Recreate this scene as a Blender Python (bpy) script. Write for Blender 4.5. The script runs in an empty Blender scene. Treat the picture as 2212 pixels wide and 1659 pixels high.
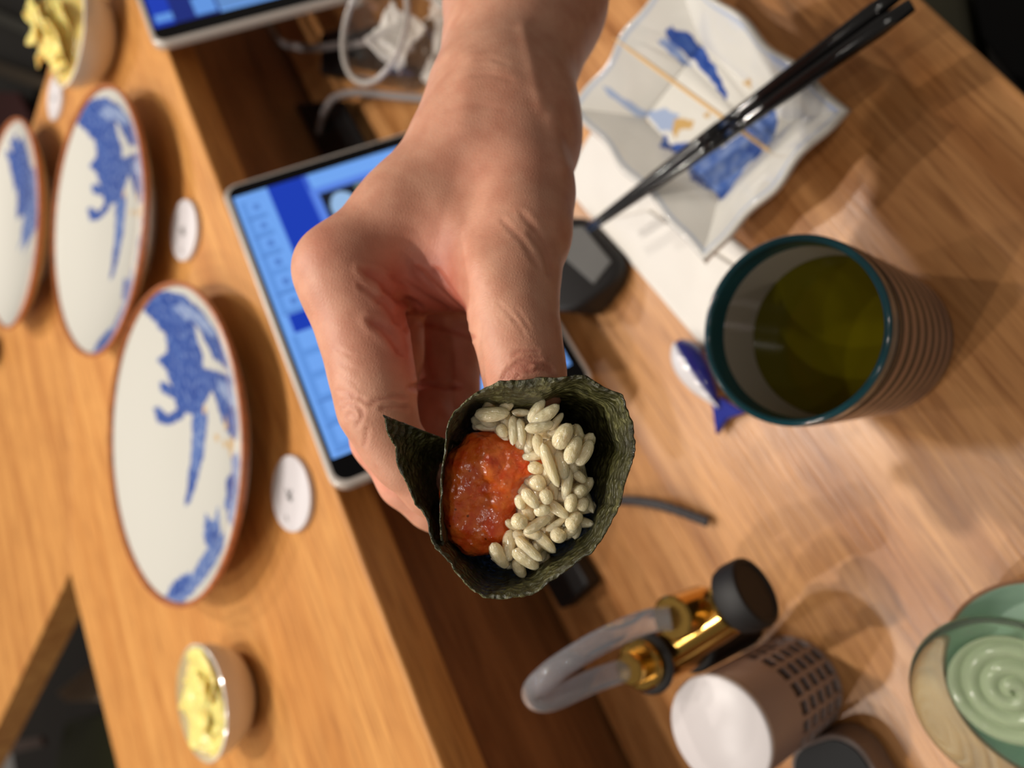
import bpy, math, random
import numpy as np
from mathutils import Vector, Matrix
from mathutils import noise as mnoise

SC = bpy.context.scene
COL = SC.collection
rnd = random.Random(7)

# ---------------------------------------------------------------- camera
F = 1660.0; CX, CY = 1106.0, 829.5; CAMH = 0.42
_D = np.array([1594, 20, 1660.]); _D /= np.linalg.norm(_D)
UPC = -_D
XC = np.array([-1729, -3264, 1660.]); XC -= XC.dot(UPC) * UPC; XC /= np.linalg.norm(XC)
YC = np.cross(UPC, XC)
R = np.array([XC, YC, UPC])            # camera frame (x right, y down, z forward) -> world
def at(px, py, z):
    w = R @ np.array([px - CX, py - CY, F]); t = (z - CAMH) / w[2]
    p = w * t; p[2] = z; return Vector(p)
def cam(px, py, d):
    p = R @ (np.array([px - CX, py - CY, F]) * d / F); p[2] += CAMH; return Vector(p)
cd = bpy.data.cameras.new('camera'); co = bpy.data.objects.new('camera', cd); COL.objects.link(co)
cd.sensor_width = 36; cd.sensor_fit = 'HORIZONTAL'; cd.lens = F / 2212 * 36
cd.clip_start = 0.02; cd.clip_end = 30
M = Matrix(((R[0][0], -R[0][1], -R[0][2]), (R[1][0], -R[1][1], -R[1][2]), (R[2][0], -R[2][1], -R[2][2]))).to_4x4()
M.translation = Vector((0, 0, CAMH)); co.matrix_world = M
cd.dof.use_dof = True; cd.dof.focus_distance = 0.205; cd.dof.aperture_fstop = cd.lens / 3.4
SC.camera = co
SC.view_settings.view_transform = 'Standard'; SC.view_settings.look = 'None'
SC.view_settings.gamma = 1; SC.view_settings.use_curve_mapping = False
SC.view_settings.exposure = 0.0

# ---------------------------------------------------------------- light
w = bpy.data.worlds.new('world'); SC.world = w; w.use_nodes = True
bg = w.node_tree.nodes['Background']; bg.inputs[0].default_value = (1.0, 0.88, 0.76, 1); bg.inputs[1].default_value = 0.15
def lamp(x, y, z, power, size=0.022, col=(1, .925, .84), tx=None, ang=100):
    l = bpy.data.lights.new('ceiling_or_added_spot', 'SPOT'); l.energy = power; l.color = col
    l.shadow_soft_size = size; l.spot_size = math.radians(ang); l.spot_blend = .5
    o = bpy.data.objects.new('ceiling_or_added_spot', l); COL.objects.link(o); o.location = (x, y, z)
    t = Vector(tx or (0.2, .2, 0)); o.rotation_euler = (t - o.location).to_track_quat('-Z', 'Y').to_euler()
    return o
lamp(0.46, 0.56, 1.55, 36)
lamp(-0.56, 1.20, 1.58, 22)
lamp(1.25, 1.00, 1.35, 26, tx=(.3, .2, .1))  # added lamp, set low and far so the forearm's near side falls dark
lamp(0.93, 0.45, 1.55, 20)
lamp(-0.17, 0.85, 1.55, 16)
lamp(0.10, 0.46, 1.60, 8)
lamp(0.70, 1.30, 1.60, 10)
lamp(-0.45, -0.50, 1.60, 4.5, .018)
lamp(-0.05, -0.40, 1.60, 3.5, .018)
lamp(-0.75, -0.15, 1.60, 3, .018)

# ---------------------------------------------------------------- helpers
def lin(c):
    return tuple(((v / 255) / 12.92 if v / 255 <= .04045 else (((v / 255) + .055) / 1.055) ** 2.4) for v in c[:3])
def mat(name, rgb=(200, 200, 200), rough=.5, metal=0., noise=0., nscale=60., bump=0., bscale=200., **kw):
    m = bpy.data.materials.new(name); m.use_nodes = True; nt = m.node_tree
    b = nt.nodes['Principled BSDF']; c = lin(rgb)
    b.inputs['Base Color'].default_value = (*c, 1); b.inputs['Roughness'].default_value = rough
    b.inputs['Metallic'].default_value = metal
    for k, v in kw.items():
        k = k.replace('_', ' ').title()
        k = {'Ior': 'IOR', 'Sss Weight': 'Subsurface Weight', 'Sss Radius': 'Subsurface Radius', 'Sss Scale': 'Subsurface Scale',
             'Transmission': 'Transmission Weight', 'Coat': 'Coat Weight', 'Sheen': 'Sheen Weight', 'Specular': 'Specular IOR Level'}.get(k, k)
        b.inputs[k].default_value = v
    tc = nt.nodes.new('ShaderNodeTexCoord')
    if noise:
        n = nt.nodes.new('ShaderNodeTexNoise'); n.inputs['Scale'].default_value = nscale; n.inputs['Detail'].default_value = 4
        nt.links.new(tc.outputs['Object'], n.inputs['Vector'])
        r = nt.nodes.new('ShaderNodeValToRGB'); r.color_ramp.elements[0].position = .3; r.color_ramp.elements[1].position = .7
        r.color_ramp.elements[0].color = (*[v * (1 - noise) for v in c], 1); r.color_ramp.elements[1].color = (*[min(1, v * (1 + noise)) for v in c], 1)
        nt.links.new(n.outputs['Fac'], r.inputs['Fac']); nt.links.new(r.outputs['Color'], b.inputs['Base Color'])
    if bump:
        n = nt.nodes.new('ShaderNodeTexNoise'); n.inputs['Scale'].default_value = bscale; n.inputs['Detail'].default_value = 3
        nt.links.new(tc.outputs['Object'], n.inputs['Vector'])
        bp = nt.nodes.new('ShaderNodeBump'); bp.inputs['Strength'].default_value = bump; bp.inputs['Distance'].default_value = .001
        nt.links.new(n.outputs['Fac'], bp.inputs['Height']); nt.links.new(bp.outputs['Normal'], b.inputs['Normal'])
    return m
def attrmat(name, rough=.3, emit=0., **kw):
    m = mat(name, rough=rough, **kw); nt = m.node_tree; b = nt.nodes['Principled BSDF']
    a = nt.nodes.new('ShaderNodeAttribute'); a.attribute_name = 'Col'
    nt.links.new(a.outputs['Color'], b.inputs['Base Color'])
    if emit:
        b.inputs['Base Color'].default_value = (0, 0, 0, 1)
        nt.links.remove(b.inputs['Base Color'].links[0])
        nt.links.new(a.outputs['Color'], b.inputs['Emission Color']); b.inputs['Emission Strength'].default_value = emit
    return m
def wood(name, light, dark, angle=0., scale=1., rough=.42, fine=1.):
    m = bpy.data.materials.new(name); m.use_nodes = True; nt = m.node_tree; b = nt.nodes['Principled BSDF']; L = nt.links.new
    tc = nt.nodes.new('ShaderNodeTexCoord'); mp = nt.nodes.new('ShaderNodeMapping'); mp.vector_type = 'POINT'
    mp.inputs['Rotation'].default_value = (0, 0, angle); mp.inputs['Scale'].default_value = (1.2 * scale, 16 * scale, 16 * scale)
    L(tc.outputs['Object'], mp.inputs['Vector'])
    n1 = nt.nodes.new('ShaderNodeTexNoise'); n1.inputs['Scale'].default_value = 2.2; n1.inputs['Detail'].default_value = 6; n1.inputs['Roughness'].default_value = .62
    n1.inputs['Distortion'].default_value = .5
    L(mp.outputs[0], n1.inputs['Vector'])
    mp2 = nt.nodes.new('ShaderNodeMapping'); mp2.inputs['Rotation'].default_value = (0, 0, angle); mp2.inputs['Scale'].default_value = (18, 330 * fine, 330 * fine)
    L(tc.outputs['Object'], mp2.inputs['Vector'])
    n2 = nt.nodes.new('ShaderNodeTexNoise'); n2.inputs['Scale'].default_value = 1.4; n2.inputs['Detail'].default_value = 3
    L(mp2.outputs[0], n2.inputs['Vector'])
    r = nt.nodes.new('ShaderNodeValToRGB'); r.color_ramp.elements[0].position = .36; r.color_ramp.elements[1].position = .62
    r.color_ramp.elements[0].color = (*lin(dark), 1); r.color_ramp.elements[1].color = (*lin(light), 1)
    L(n1.outputs['Fac'], r.inputs['Fac'])
    r2 = nt.nodes.new('ShaderNodeValToRGB'); r2.color_ramp.elements[0].position = .34; r2.color_ramp.elements[1].position = .52
    r2.color_ramp.elements[0].color = (.62, .54, .46, 1); r2.color_ramp.elements[1].color = (1, 1, 1, 1)
    L(n2.outputs['Fac'], r2.inputs['Fac'])
    mx = nt.nodes.new('ShaderNodeMixRGB'); mx.blend_type = 'MULTIPLY'; mx.inputs[0].default_value = .8
    L(r.outputs[0], mx.inputs[1]); L(r2.outputs[0], mx.inputs[2]); L(mx.outputs[0], b.inputs['Base Color'])
    b.inputs['Roughness'].default_value = rough
    bp = nt.nodes.new('ShaderNodeBump'); bp.inputs['Strength'].default_value = .35; bp.inputs['Distance'].default_value = .0006
    L(n2.outputs['Fac'], bp.inputs['Height']); L(bp.outputs[0], b.inputs['Normal'])
    return m

def mesh_obj(name, verts, faces, m, parent=None, smooth=True, colors=None, loc=None):
    me = bpy.data.meshes.new(name); me.from_pydata([tuple(v) for v in verts], [], [tuple(f) for f in faces]); me.update()
    if smooth: me.polygons.foreach_set('use_smooth', [True] * len(me.polygons))
    if m: me.materials.append(m)
    if colors is not None:
        ca = me.color_attributes.new('Col', 'FLOAT_COLOR', 'POINT')
        c = np.ones((len(me.vertices), 4), dtype=np.float32); c[:, :3] = colors; ca.data.foreach_set('color', c.ravel())
    o = bpy.data.objects.new(name, me); COL.objects.link(o)
    if parent: o.parent = parent
    if loc is not None: o.location = loc
    return o
def tag(o, label, cat, group=None, kind=None):
    o['label'] = label; o['category'] = cat
    if group: o['group'] = group
    if kind: o['kind'] = kind
    return o
def empty(name, loc, label, cat, group=None, rz=0.):
    o = bpy.data.objects.new(name, None); COL.objects.link(o); o.location = loc; o.rotation_euler = (0, 0, rz)
    o.empty_display_size = .01
    return tag(o, label, cat, group)
def copy_tree(o, parent=None):
    c = o.copy(); COL.objects.link(c); c.parent = parent
    for ch in list(o.children): copy_tree(ch, c)
    return c
def gridfaces(nu, nv, closeu=False, closev=False, off=0):
    f = []
    for i in range(nu if closeu else nu - 1):
        for j in range(nv if closev else nv - 1):
            a = i * nv + j; b = ((i + 1) % nu) * nv + j; c = ((i + 1) % nu) * nv + (j + 1) % nv; d = i * nv + (j + 1) % nv
            f.append((off + a, off + b, off + c, off + d))
    return f
def lathe(name, prof, m, parent=None, seg=64, loc=(0, 0, 0), caps=True, colors=None, smooth=True, sx=1, sy=1):
    V = []
    for r, z in prof:
        for k in range(seg):
            a = 2 * math.pi * k / seg; V.append((r * math.cos(a) * sx, r * math.sin(a) * sy, z))
    Fc = [(a, d, c, b) for a, b, c, d in gridfaces(len(prof), seg, closev=True)]
    if caps:
        if prof[0][0] > 1e-5: Fc.append(tuple(range(seg))[::-1])
        if prof[-1][0] > 1e-5: Fc.append(tuple((len(prof) - 1) * seg + k for k in range(seg)))
    cc = None
    if colors is not None: cc = np.repeat(np.array(colors), seg, axis=0)
    o = mesh_obj(name, V, Fc, m, parent, smooth, cc); o.location = loc
    if smooth: sharp(o)
    return o
def sharp(o, ang=40):
    me = o.data
    try: me.set_sharp_from_angle(angle=math.radians(ang))
    except Exception: pass
def spline(pts, n=12):
    P = [Vector(p) for p in pts]; out = []
    for i in range(len(P) - 1):
        p0 = P[max(i - 1, 0)]; p1 = P[i]; p2 = P[i + 1]; p3 = P[min(i + 2, len(P) - 1)]
        for k in range(n):
            t = k / n
            out.append(.5 * ((2 * p1) + (-p0 + p2) * t + (2 * p0 - 5 * p1 + 4 * p2 - p3) * t * t + (-p0 + 3 * p1 - 3 * p2 + p3) * t ** 3))
    out.append(P[-1]); return out
def tube(name, path, rad, m, parent=None, seg=12, flat=1., closed=False, ridge=0., ridgen=1.):
    n = len(path); V = []; up = Vector((0, 0, 1)); prev = None
    T0 = None
    for i, p in enumerate(path):
        a = path[(i - 1) % n] if (i > 0 or closed) else path[i]; b = path[(i + 1) % n] if (i < n - 1 or closed) else path[i]
        t = (Vector(b) - Vector(a)).normalized()
        if prev is None:
            s = t.cross(up)
            if s.length < .2: s = t.cross(Vector((1, 0, 0)))
            s.normalize()
        else:
            s = (prev - t * prev.dot(t)).normalized()
        prev = s; u = s.cross(t)
        r = rad[i] if hasattr(rad, '__len__') else rad
        if ridge: r *= 1 + ridge * math.sin(i * ridgen)
        for k in range(seg):
            an = 2 * math.pi * k / seg; V.append(Vector(p) + s * (r * math.cos(an)) + u * (r * flat * math.sin(an)))
    Fc = gridfaces(n, seg, closeu=closed, closev=True)
    if not closed: Fc += [tuple(range(seg)), tuple((n - 1) * seg + k for k in range(seg))[::-1]]
    return mesh_obj(name, V, Fc, m, parent)
def prism(name, pts, z0, z1, m, parent=None, bevel=0., smooth=False):
    n = len(pts); A = sum(pts[i][0] * pts[(i + 1) % n][1] - pts[(i + 1) % n][0] * pts[i][1] for i in range(n))
    if A < 0: pts = pts[::-1]
    V = [(p[0], p[1], z0) for p in pts] + [(p[0], p[1], z1) for p in pts]
    Fc = [tuple(range(n))[::-1], tuple(range(n, 2 * n))] + [(i, (i + 1) % n, n + (i + 1) % n, n + i) for i in range(n)]
    o = mesh_obj(name, V, Fc, m, parent, smooth)
    if bevel:
        md = o.modifiers.new('b', 'BEVEL'); md.width = bevel; md.segments = 3; md.limit_method = 'ANGLE'
    return o
def rrect(w, h, r, n=8, cx=0, cy=0):
    P = []
    for qx, qy, a0 in ((1, 1, 0), (-1, 1, 90), (-1, -1, 180), (1, -1, 270)):
        for k in range(n + 1):
            a = math.radians(a0 + 90 * k / n); P.append((cx + qx * (w / 2 - r) + r * math.cos(a), cy + qy * (h / 2 - r) + r * math.sin(a)))
    return P
def inpoly(X, Y, poly):
    ins = np.zeros(X.shape, bool); n = len(poly); j = n - 1
    for i in range(n):
        xi, yi = poly[i][0], poly[i][1]; xj, yj = poly[j][0], poly[j][1]
        c = ((yi > Y) != (yj > Y)) & (X < (xj - xi) * (Y - yi) / (yj - yi + 1e-12) + xi); ins ^= c; j = i
    return ins
def vnoise(X, Y, s, seed=0):
    out = np.empty(X.size)
    for i, (x, y) in enumerate(zip(X.ravel(), Y.ravel())): out[i] = mnoise.noise((x * s, y * s, seed))
    return out.reshape(X.shape)
def apply_mods(o):
    dg = bpy.context.evaluated_depsgraph_get(); me = bpy.data.meshes.new_from_object(o.evaluated_get(dg)); old = o.data
    o.modifiers.clear(); o.data = me

# ---------------------------------------------------------------- materials
W_TAB = wood('table_wood', (214, 156, 98), (168, 110, 58), 0., rough=.3)
W_LEDGE = wood('ledge_wood', (212, 152, 82), (190, 126, 60), 0., 1.3, rough=.5)
W_LEDGE2 = wood('corner_wood', (210, 150, 80), (180, 118, 56), math.radians(-131), 1.3, rough=.5)
W_FACE = wood('face_wood', (158, 106, 62), (126, 82, 46), 0., rough=.5)
W_SIDE = mat('board_edge', (120, 84, 56), .6, noise=.1)
BLACK = mat('black_plastic', (14, 14, 15), .35)
BLACKM = mat('black_matte', (20, 18, 18), .6)
SILVER = mat('aluminium', (206, 198, 190), .35, .35)
GOLD = mat('gold_metal', (206, 164, 84), .16, 1.)
WHITEP = mat('white_plastic', (212, 206, 206), .35)
PORC = mat('porcelain', (224, 222, 212), .08, coat=.5)
GLASS = mat('clear_glass', (250, 250, 250), .02, transmission=1., ior=1.46)

# ---------------------------------------------------------------- setting
Z1 = .16
fl = prism('floor', [(-3, -3), (3, -3), (3, 4), (-3, 4)], -.80, -.74, mat('floor_dark', (30, 27, 24), .6, noise=.3, nscale=6)); fl['kind'] = 'structure'
tb = prism('table', [(-.9, -.021), (1.9, -.021), (1.9, .384), (-.9, .384)], -.035, 0, W_TAB, bevel=.003)
tag(tb, 'light oak counter table in the foreground under the cup and dishes', 'table')
# raised counter: front board, mitred to a board running away from the viewer
mit_a = at(155, -60, Z1); mit_b = at(151, 1236, Z1); far_a = at(253, 1659, Z1)
fy = .355
d = (far_a - mit_b); far_end = mit_b + d * 5
def fr(x): return fy + (x) * .006
ledge = empty('raised_counter', (0, fy, 0), 'raised oak counter shelf carrying the plates, with dark front panel', 'counter')
def wp(o, par):     # keep world placement under a parent that is only translated
    o.parent = par; o.matrix_parent_inverse = Matrix.Translation(-par.location); return o
b1 = prism('front_board', [(-.9, fr(-.9)), (1.9, fr(1.9)), (1.3, .47), (mit_a.x, mit_a.y), (mit_b.x, mit_b.y), (far_end.x, far_end.y)], Z1 - .028, Z1, W_LEDGE, bevel=.002); wp(b1, ledge)
c2a = at(101, 161, Z1); c2b = at(71, 262, Z1); c2c = at(0, 1556, Z1)
e1 = c2a + (c2b - c2a) * 14; e2 = mit_b + (c2c - mit_b) * 4
b2 = prism('corner_board', [(mit_a.x, mit_a.y), (mit_b.x, mit_b.y), (e2.x, e2.y), (e1.x, e1.y), (c2a.x, c2a.y)], Z1 - .035, Z1 - .0003, W_LEDGE2, bevel=.001); wp(b2, ledge)
b3 = prism('front_panel', [(-.9, .385), (1.9, .395), (1.9, .44), (-.9, .43)], -.03, Z1 - .028, W_FACE); wp(b3, ledge)
# kitchen behind the counter
kit = prism('floor', [(-2, .84), (3, .84), (3, 3.2), (-2, 3.2)], -.36, -.30, mat('kitchen_floor', (38, 30, 24), .55, noise=.3, nscale=9)); kit.name = 'floor'; kit['kind'] = 'structure'

# ---------------------------------------------------------------- painted ceramics
BL = [lin((38, 70, 148)), lin((74, 104, 172)), lin((122, 144, 192)), lin((160, 176, 206))]
def plate_paint(X, Y, c, polys, gold, r):
    """polys are (level, polygon) in plate coordinates"""
    C = np.empty((X.size, 3)); C[:] = lin((206, 205, 197)); x = X.ravel(); y = Y.ravel()
    n1 = vnoise(x, y, 260, 3); n2 = vnoise(x, y, 90, 9)
    wob = vnoise(x, y, 140, 5) * .0022; wob2 = vnoise(x, y, 140, 8) * .0022
    for lev, p in polys:
        k = inpoly(x + wob, y + wob2, p)
        if lev < 0: C[k] = lin((206, 205, 197)); continue
        f = np.clip((n1 * 1.6 + n2 * 1.2) * .5 + .35, 0, 1)[:, None]
        a = np.array(BL[lev]); b_ = np.array(BL[min(lev + 1, 3)])
        b2_ = np.array(BL[min(lev + 2, 3)]); f2 = np.clip(n1 * 2.2 - .35, 0, 1)[:, None]; C[k] = ((a * (1 - f) + b_ * f) * (1 - f2) + b2_ * f2)[k]
    for gx, gy, gr in gold:
        k = ((x - gx) ** 2 + (y - gy) ** 2) < (gr * (1 + n1)) ** 2; C[k] = lin((206, 172, 118))
    return C
plate_c = Vector((.3052, .4853, 0))
def pp(pts, z=.186):      # trace points on the front plate -> plate coordinates
    out = []
    for x, y in pts:
        q = at(x, y, z); out.append((q.x - plate_c.x, q.y - plate_c.y))
    return out
def zz(L): return [(200 + x / 2.211, 590 + y / 2.212) for x, y in L]
PL_A = [(0, [(290, 95), (360, 85), (430, 110), (500, 180), (560, 270), (610, 400), (630, 520), (640, 640), (655, 720), (640, 790), (600, 800), (560, 760), (520, 680), (500, 600), (480, 560), (455, 600), (430, 640), (380, 680), (350, 670), (320, 710), (270, 730), (235, 720), (215, 650), (240, 640), (270, 680), (310, 650), (300, 600), (250, 570), (245, 510), (290, 540), (280, 470), (250, 410), (290, 380), (300, 300), (270, 230), (245, 180)]),
        (0, [(375, 660), (440, 640), (455, 680), (430, 880), (400, 1010), (370, 1110), (350, 1130), (360, 980), (372, 850)]),
        (1, [(382, 680), (436, 660), (440, 720), (420, 880), (400, 960), (372, 940), (378, 820)]),
        (2, [(515, 500), (600, 540), (640, 600), (640, 640), (600, 640), (560, 600), (520, 560)]),
        (1, [(590, 880), (640, 850), (670, 900), (665, 1000), (660, 1120), (640, 1230), (600, 1180), (560, 1110), (570, 1040), (560, 990), (600, 960)]),
        (0, [(565, 985), (600, 975), (660, 1010), (650, 1080), (575, 1090)]),
        (1, [(455, 1160), (490, 1190), (510, 1190), (520, 1110), (545, 1180), (560, 1260), (590, 1230), (600, 1300), (560, 1400), (520, 1460), (480, 1520), (430, 1570), (390, 1580), (350, 1550), (355, 1500), (400, 1440), (440, 1440), (460, 1380), (490, 1330), (460, 1270)]),
        (0, [(460, 1190), (500, 1220), (540, 1250), (530, 1300), (480, 1300)]), (0, [(360, 1500), (410, 1450), (440, 1480), (420, 1530), (370, 1550)]),
        (2, [(360, 160), (400, 140), (470, 170), (530, 240), (560, 300), (520, 300), (450, 230), (390, 210)]),
        (-1, [(435, 240), (460, 260), (480, 330), (510, 400), (560, 430), (600, 460), (612, 490), (560, 480), (500, 465), (450, 450), (455, 400), (440, 330)]),
        (-1, [(470, 575), (490, 590), (505, 640), (515, 720), (520, 800), (470, 800), (440, 760), (455, 660)])]
PL_A = [(l, pp(zz(p))) for l, p in PL_A]
GOLD_A = [(*pp(zz([(560, 720)]))[0], .004), (*pp(zz([(590, 830)]))[0], .006), (*pp(zz([(545, 820)]))[0], .003), (*pp(zz([(435, 655)]))[0], .003), (*pp(zz([(500, 790)]))[0], .003)]
PL_B = []
for (cx, cy, rr, lev, el) in [(.03, -.03, .05, 0, 1.5), (.075, -.045, .018, 0, 1), (-.01, -.055, .03, 1, 2.2), (-.055, -.05, .03, 1, .5), (-.04, -.085, .02, 0, .4), (-.07, -.02, .02, 2, .6), (.0, -.01, .028, 1, .5)]:
    PL_B.append((lev, [(cx + rr * el ** .5 * math.cos(a / 17 * 6.283) * (1 + .35 * math.sin(a * 2.3)), cy + rr / el ** .5 * math.sin(a / 17 * 6.283) * (1 + .35 * math.cos(a * 3.1))) for a in range(17)]))
CER = attrmat('painted_porcelain', .06, coat=.6)
RIM = mat('unglazed_brown_rim', (176, 104, 62), .35, noise=.25, nscale=150)
def make_plate(polys, gold, label):
    t = empty('serving_plate', (0, 0, 0), label, 'plate', 'blue and white plates on the raised counter')
    RR = .1178; NR, NA = 90, 220
    V = [(0, 0, .0105)]; rs = []
    for i in range(1, NR + 1):
        r = RR * .975 * i / NR; z = .0105 + .0175 * max(0, (r / RR)) ** 2.6
        for k in range(NA): a = 2 * math.pi * k / NA; V.append((r * math.cos(a), r * math.sin(a), z))
    Fc = [(0, 1 + k, 1 + (k + 1) % NA) for k in range(NA)]
    for i in range(NR - 1):
        for k in range(NA): Fc.append((1 + i * NA + k, 1 + (i + 1) * NA + k, 1 + (i + 1) * NA + (k + 1) % NA, 1 + i * NA + (k + 1) % NA))
    A = np.array(V); C = plate_paint(A[:, 0], A[:, 1], 0, polys, gold, RR)
    mesh_obj('well', V, Fc, CER, t, True, C)
    lathe('rim', [(RR * .972, .0269), (RR * .985, .0302), (RR * 1.0, .0298), (RR * 1.006, .028), (RR * .995, .0255)], RIM, t, seg=128, caps=False)
    lathe('underside', [(RR * .995, .0255), (RR * .9, .018), (RR * .7, .0105), (RR * .56, .0075), (RR * .55, 0), (RR * .51, 0), (RR * .5, .006), (0, .007)], PORC, t, seg=96, caps=False)
    return t
p1 = make_plate(PL_A, GOLD_A, 'blue and white plate nearest the tablet, largest in view, with sauce specks'); p1.location = (plate_c.x, plate_c.y, Z1)
p2 = copy_tree(p1); p2['label'] = 'middle blue and white plate on the counter, between the other two plates'
p2.location = (.5506, .5067, Z1)
p3 = make_plate(PL_B, [], 'blue and white plate farthest back, cut off by the left edge of the photo')
p3.location = (.7461, .7081, Z1)

# ---------------------------------------------------------------- white oval tags
TAGM = mat('white_tag', (214, 210, 213), .4); INK = mat('grey_ink', (120, 116, 116), .6)
TAG_L = ['white oval tag beside the nearest plate, grey mark in its middle', 'white oval tag beside the middle plate and the tablet corner', 'white oval tag between the far pickle bowl and the middle plate']
def make_tag():
    t = empty('oval_tag', (0, 0, 0), '', 'tag', 'white oval tags on the raised counter')
    prism('disc', [(.0245 * math.cos(a / 40 * 6.2832) * (1 + .05 * math.cos(a / 40 * 6.2832)), .0235 * math.sin(a / 40 * 6.2832)) for a in range(40)], 0, .004, TAGM, t, bevel=.001)
    V = []; Fc = []
    for (x, y, a, l, w_) in [(.0, .001, .5, .0045, .0011), (.001, -.001, -.7, .003, .0009), (-.0015, .0005, 1.4, .0035, .0008), (-.014, .006, .3, .002, .0007)]:
        b0 = len(V); c_, s_ = math.cos(a), math.sin(a)
        for u, v in ((-l, -w_), (l, -w_), (l, w_), (-l, w_)):
            for z in (.0039, .0043): V.append((x + u * c_ - v * s_, y + u * s_ + v * c_, z))
        Fc += [(b0 + 1, b0 + 3, b0 + 5, b0 + 7)]
    mesh_obj('printed_mark', V, Fc, INK, t, False)
    return t
tg = make_tag()
for i, (px, py) in enumerate([(630, 1070), (399, 500), (119, 213)]):
    o = tg if i == 0 else copy_tree(tg); q = at(px, py, Z1 + .003); o.location = (q.x, q.y, Z1 + .0002); o.rotation_euler = (0, 0, -.45 + [0, .1, .3][i]); o['label'] = TAG_L[i]

# ---------------------------------------------------------------- ginger bowls
GIN = mat('pickled_ginger', (240, 216, 130), .25, noise=.12, nscale=90, sss_weight=.3, sss_scale=.01)
def ginger_slice(name, par, s, z, ang, tilt, seed):
    n = 12; V = []
    for i in range(n):
        for j in range(n):
            u = i / (n - 1) - .5; v = j / (n - 1) - .5
            k = 1 - .35 * (abs(u) + abs(v)); x = u * 1.0 * s * k * 1.2; y = v * .8 * s * k * 1.2
            h = .07 * s * math.sin(6 * u + seed) * math.cos(5 * v + seed * 2) + .14 * s * (u * u)
            V.append(Vector((x, y, h)))
    Rm = Matrix.Rotation(ang, 3, 'Z') @ Matrix.Rotation(tilt, 3, 'X')
    V = [Rm @ v for v in V]
    o = mesh_obj(name, V, gridfaces(n, n), GIN, par); md = o.modifiers.new('s', 'SOLIDIFY'); md.thickness = .0014
    return o
def make_bowl(label, r, h, heap, seed):
    t = empty('ginger_bowl', (0, 0, 0), label, 'bowl', 'ginger bowls on the raised counter')
    lathe('bowl', [(r * .5, 0), (r * .55, .001), (r * .82, h * .3), (r * .97, h * .7), (r, h), (r * .965, h + .0008), (r * .92, h * .8), (r * .75, h * .3), (r * .3, h * .15), (0, h * .12)], mat('cream_porcelain', (222, 214, 200), .12, coat=.3), t, seg=72)
    rn = random.Random(seed)
    g = empty_mound(t, r, h, heap, rn)
    return t
def empty_mound(t, r, h, heap, rn):
    lathe('ginger_slice', [(r * .93, h * .84), (r * .8, h * .90 + heap * .006), (r * .45, h * .93 + heap * .022), (0, h * .95 + heap * .026)], GIN, t, seg=40, caps=False)
    for k in range(18):
        a = rn.uniform(0, 6.28); d_ = rn.uniform(0, .5) * r
        o = ginger_slice('ginger_slice', t, r * rn.uniform(.85, 1.15), 0, rn.uniform(0, 6.28), rn.uniform(-.3, .3) * (1 + heap * 1.5), rn.uniform(0, 6))
        o.location = (d_ * math.cos(a), d_ * math.sin(a), h * .90 + rn.uniform(0, h * .12) + heap * (1 - d_ / r) * rn.uniform(.3, 1) * .034)
    return None
bw = make_bowl('small white bowl of ginger beside the nearest plate, on bare wood', .0385, .030, 0, 3)
bw.location = (.1302, .5364, Z1)
bw2 = make_bowl('heaped bowl of yellow ginger at the far corner by the counter edge', .049, .036, 1.0, 8)
q = at(150, 55, Z1 + .036); bw2.location = (q.x, q.y + .008, Z1)

# ---------------------------------------------------------------- tablets
SCRM = attrmat('lit_screen', .12, emit=1.0)
BEZ = mat('black_bezel_glass', (6, 6, 8), .08, specular=.25)
LB = lin((112, 165, 240)); LB2 = lin((96, 148, 222)); DB = lin((20, 58, 178))
def tablet(label, A, u, v, shapes, W=.261, Hh=.1736):
    n = u.cross(v).normalized()
    if n.z < 0: n = -n
    t = empty('tablet', A + n * .005, label, 'tablet', 'ordering tablets leaning on the raised counter')
    Rm = Matrix((u, v, n)).transposed()
    t.rotation_euler = Rm.to_euler()
    if Rm.determinant() < 0: raise Exception('handed')
    sh = lambda pts: pts
    fr_ = prism('frame', rrect(W, Hh, .011, cx=W / 2, cy=Hh / 2), -.0085, -.0006, SILVER, t, bevel=.0025, smooth=False)
    prism('bezel', rrect(W - .0075, Hh - .0075, .0085, cx=W / 2, cy=Hh / 2), -.001, .0, BEZ, t, bevel=.0003)
    NU, NV = 250, 170; U = np.linspace(.015, W - .0195, NU); V_ = np.linspace(.006, Hh - .0095, NV)
    X, Y = np.meshgrid(U, V_, indexing='ij'); C = np.empty((X.size, 3)); C[:] = LB
    for col, p in shapes:
        k = inpoly(X.ravel() * 1000, Y.ravel() * 1000, p); C[k] = col
    VV = np.stack([X.ravel(), Y.ravel(), np.full(X.size, .0003)], 1)
    mesh_obj('screen', VV, gridfaces(NU, NV), SCRM, t, False, C)
    # easel stand behind: wedge legs
    for s in (.3, .7):
        prism('stand_leg', [(W * s - .012, .045), (W * s + .012, .045), (W * s + .012, Hh - .01), (W * s - .012, Hh - .01)], -.018, -.0088, BLACK, t, bevel=.002)
    return t
def rect(a, b, c, d_): return [(a, b), (c, b), (c, d_), (a, d_)]
A = at(470, 415, Z1 + .004); B_ = at(737, 1047, Z1 + .004); Cc = at(1302, 836, .03)
uu = (B_ - A).normalized(); nn = uu.cross(Cc - B_).normalized(); vv = nn.cross(uu).normalized()
shp = []
D_ = A + (Cc - B_); cc_ = (A + Cc) / 2; mu = ((B_ - A).normalized() + (Cc - D_).normalized()).normalized(); mv_ = ((D_ - A).normalized()); uu = (mu - .5 * mv_ * mu.dot(mv_)).normalized(); nn = (B_ - A).cross(D_ - A).normalized(); vv = nn.cross(uu).normalized(); A = cc_ - uu * .1305 - vv * .0868
cx_ = [22, 41, 59, 77, 95, 113, 130]
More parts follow.
